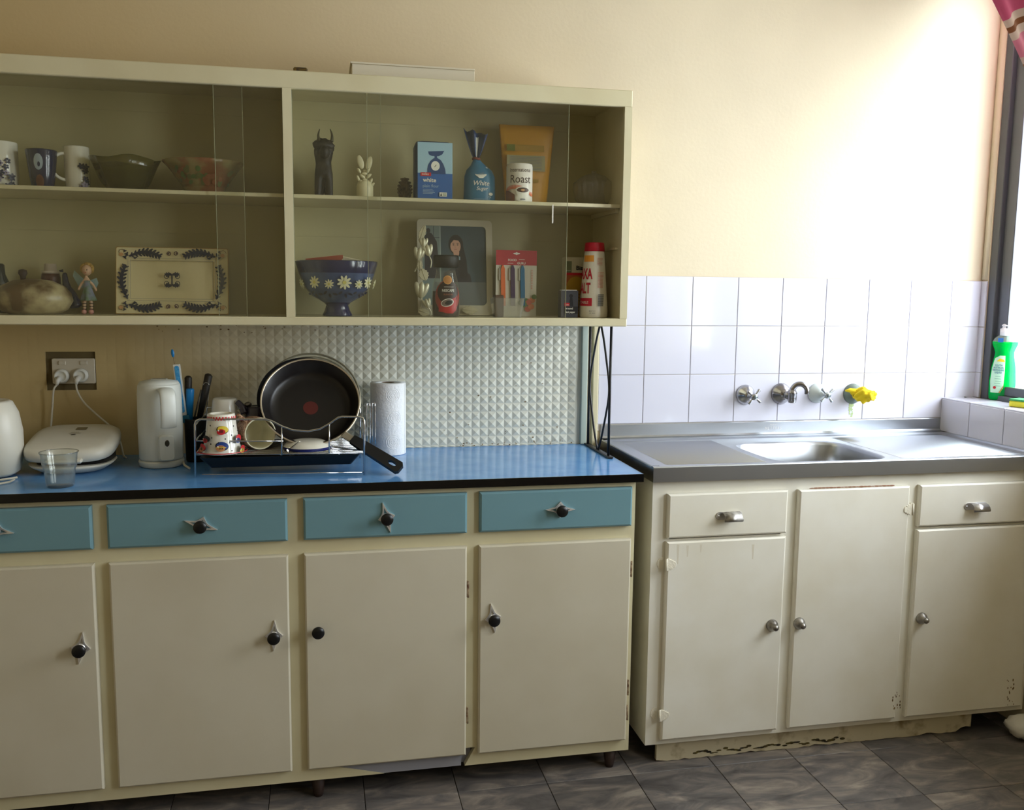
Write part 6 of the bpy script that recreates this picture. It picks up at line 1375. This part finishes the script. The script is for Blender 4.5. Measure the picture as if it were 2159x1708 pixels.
for i, w_ in enumerate(('SOUTH', 'AUSTRALIAN', 'DISHWASHING', 'LIQUID')): d.text(w_, -9*u, (72-5*i)*u, 5.2*u, 2, sx=.62 if len(w_) > 6 else .8, bold=.02)
for i in range(5): d.rect((-14-i % 2)*u, (-4+i % 3)*u, (50-5*i)*u, (51-5*i)*u, 3)
d.ell(-14*u, 27*u, 3*u, 3*u, 4, 12); d.poly([(-6*u, 16*u), (-3*u, 16*u), (2.5*u, 29*u), (2.5*u, 33*u)], 5)
d.rect(-14*u, -4*u, 122*u, 131*u, 6); d.make('label', [mat('soap_label', (196, 236, 210), .5), mat('soap_yellow', (236, 206, 50), .5), mat('soap_text', (46, 120, 150), .5), mat('soap_mist', (140, 190, 170), .5), red, mat('soap_brown', (170, 140, 70), .5), mat('soap_blue', (40, 110, 190), .5)], btl)
# sponge
t = thing('sponge', 'yellow sponge with a green scouring top on the window sill at the right edge', 'sponge', (1.14, -.285, ZS)); Ms = Matrix.Translation((1.137, -.292, ZS)) @ Matrix.Rotation(.35, 4, 'Z')
g = G(); g.T = Ms; g.box(-.028, .028, -.045, .045, .0005, .019, c=.003); build('foam', g, mat('sponge_yellow', (226, 220, 70), .9, bump=.6, bscale=220), t)
g = G(); g.T = Ms; g.box(-.028, .028, -.045, .045, .0192, .025, c=.0015); build('scourer', g, mat('scour_green', (60, 150, 92), .9, bump=.6, bscale=300), t)
g = G(); q = az(2035, 838, ZS); g.ball((q.x, q.y, ZS+.0015), .004, sz=.4, seg=8, bump=.4); o = build('crumb', g, greyp); tag(o, 'small grey soap crumb on the sill left of the green bottle', 'crumb')

# curtain
def curtain_mat():
    M = bpy.data.materials.new('wavy_stripe_fabric'); M.use_nodes = True; nt = M.node_tree; p = nt.nodes['Principled BSDF']; L = nt.links; tc = nt.nodes.new('ShaderNodeTexCoord')
    mp = nt.nodes.new('ShaderNodeMapping'); mp.inputs['Rotation'].default_value = (0, 0, 0); L.new(tc.outputs['UV'], mp.inputs[0])
    w = nt.nodes.new('ShaderNodeTexWave'); w.wave_type = 'BANDS'; w.bands_direction = 'Y'; w.wave_profile = 'SAW'; w.inputs['Scale'].default_value = .5; w.inputs['Distortion'].default_value = 2.2; w.inputs['Detail'].default_value = 0; w.inputs['Detail Scale'].default_value = 1.6; L.new(mp.outputs[0], w.inputs['Vector'])
    r = nt.nodes.new('ShaderNodeValToRGB'); r.color_ramp.interpolation = 'CONSTANT'; e = r.color_ramp.elements; e[0].position = 0; e[0].color = rgb(190, 84, 130); e[1].position = .26; e[1].color = rgb(198, 176, 176)
    for ps_, c in ((.40, (150, 96, 60)), (.50, (198, 176, 176)), (.58, (200, 124, 154)), (.78, (200, 182, 178)), (.86, (128, 78, 50)), (.92, (200, 182, 178))): k = r.color_ramp.elements.new(ps_); k.color = rgb(*c)
    L.new(w.outputs['Fac'], r.inputs[0]); L.new(r.outputs[0], p.inputs['Base Color']); p.inputs['Roughness'].default_value = .85
    t_ = nt.nodes.new('ShaderNodeBsdfTranslucent'); L.new(r.outputs[0], t_.inputs[0]); mx = nt.nodes.new('ShaderNodeMixShader'); mx.inputs[0].default_value = .12; L.new(p.outputs[0], mx.inputs[1]); L.new(t_.outputs[0], mx.inputs[2]); L.new(mx.outputs[0], nt.nodes['Material Output'].inputs[0]); return M
def edge_y(z):
    pts = [(ZTOP-.03, .0), (2.175, -.132), (1.914, -.302), (1.6, -.50), (1.35, -.64), (1.0, -.62)]
    for (z0, y0), (z1, y1) in zip(pts, pts[1:]):
        if z <= z0 and z >= z1: return min(-.015, y0+(y1-y0)*(z0-z)/(z0-z1))
    return -.02
g = G(); nz, ny = 40, 60; vs = []; fs = []; uv = []
for j in range(nz+1):
    z = ZTOP-.04-(ZTOP-.04-1.05)*j/nz; y0 = edge_y(z); y1 = -.78+.06*j/nz
    for i in range(ny+1):
        v = i/ny; y = y0+(y1-y0)*v; vs.append((1.030+.013*sin(v*34+.6*sin(z*7)), y, z)); uv.append((v*.9, z*2.4))
for j in range(nz):
    for i in range(ny): a = j*(ny+1)+i; fs.append((a, a+1, a+ny+2, a+ny+1))
g.add(vs, fs, 0, True); cm = curtain_mat(); t = thing('curtain', 'pink, white and brown wavy striped curtain swept aside at the window', 'curtain', (1.03, -.4, 1.05))
o = build('fabric', g, cm, t); uvl = o.data.uv_layers.new(name='u')
for l in o.data.loops: uvl.data[l.index].uv = uv[l.vertex_index]
o.modifiers.new('s', 'SOLIDIFY').thickness = .0015
g = G(); g.tube([(1.035, -.012, ZTOP-.035), (1.035, -1.55, ZTOP-.035)], r=.008, seg=12); build('rod', g, chrome, t)
# white plastic bag at the cabinet foot
g = G(); g.ball((1.012, -.515, .034), 1, sx=.047, sy=.05, sz=.033, bump=.16, bs=26, seg=28); o = build('plastic_bag', g, mat('white_plastic_bag', (206, 202, 192), .4, bump=.5, bscale=60)); tag(o, 'crumpled white plastic bag on the floor by the right end of the sink cabinet', 'bag')
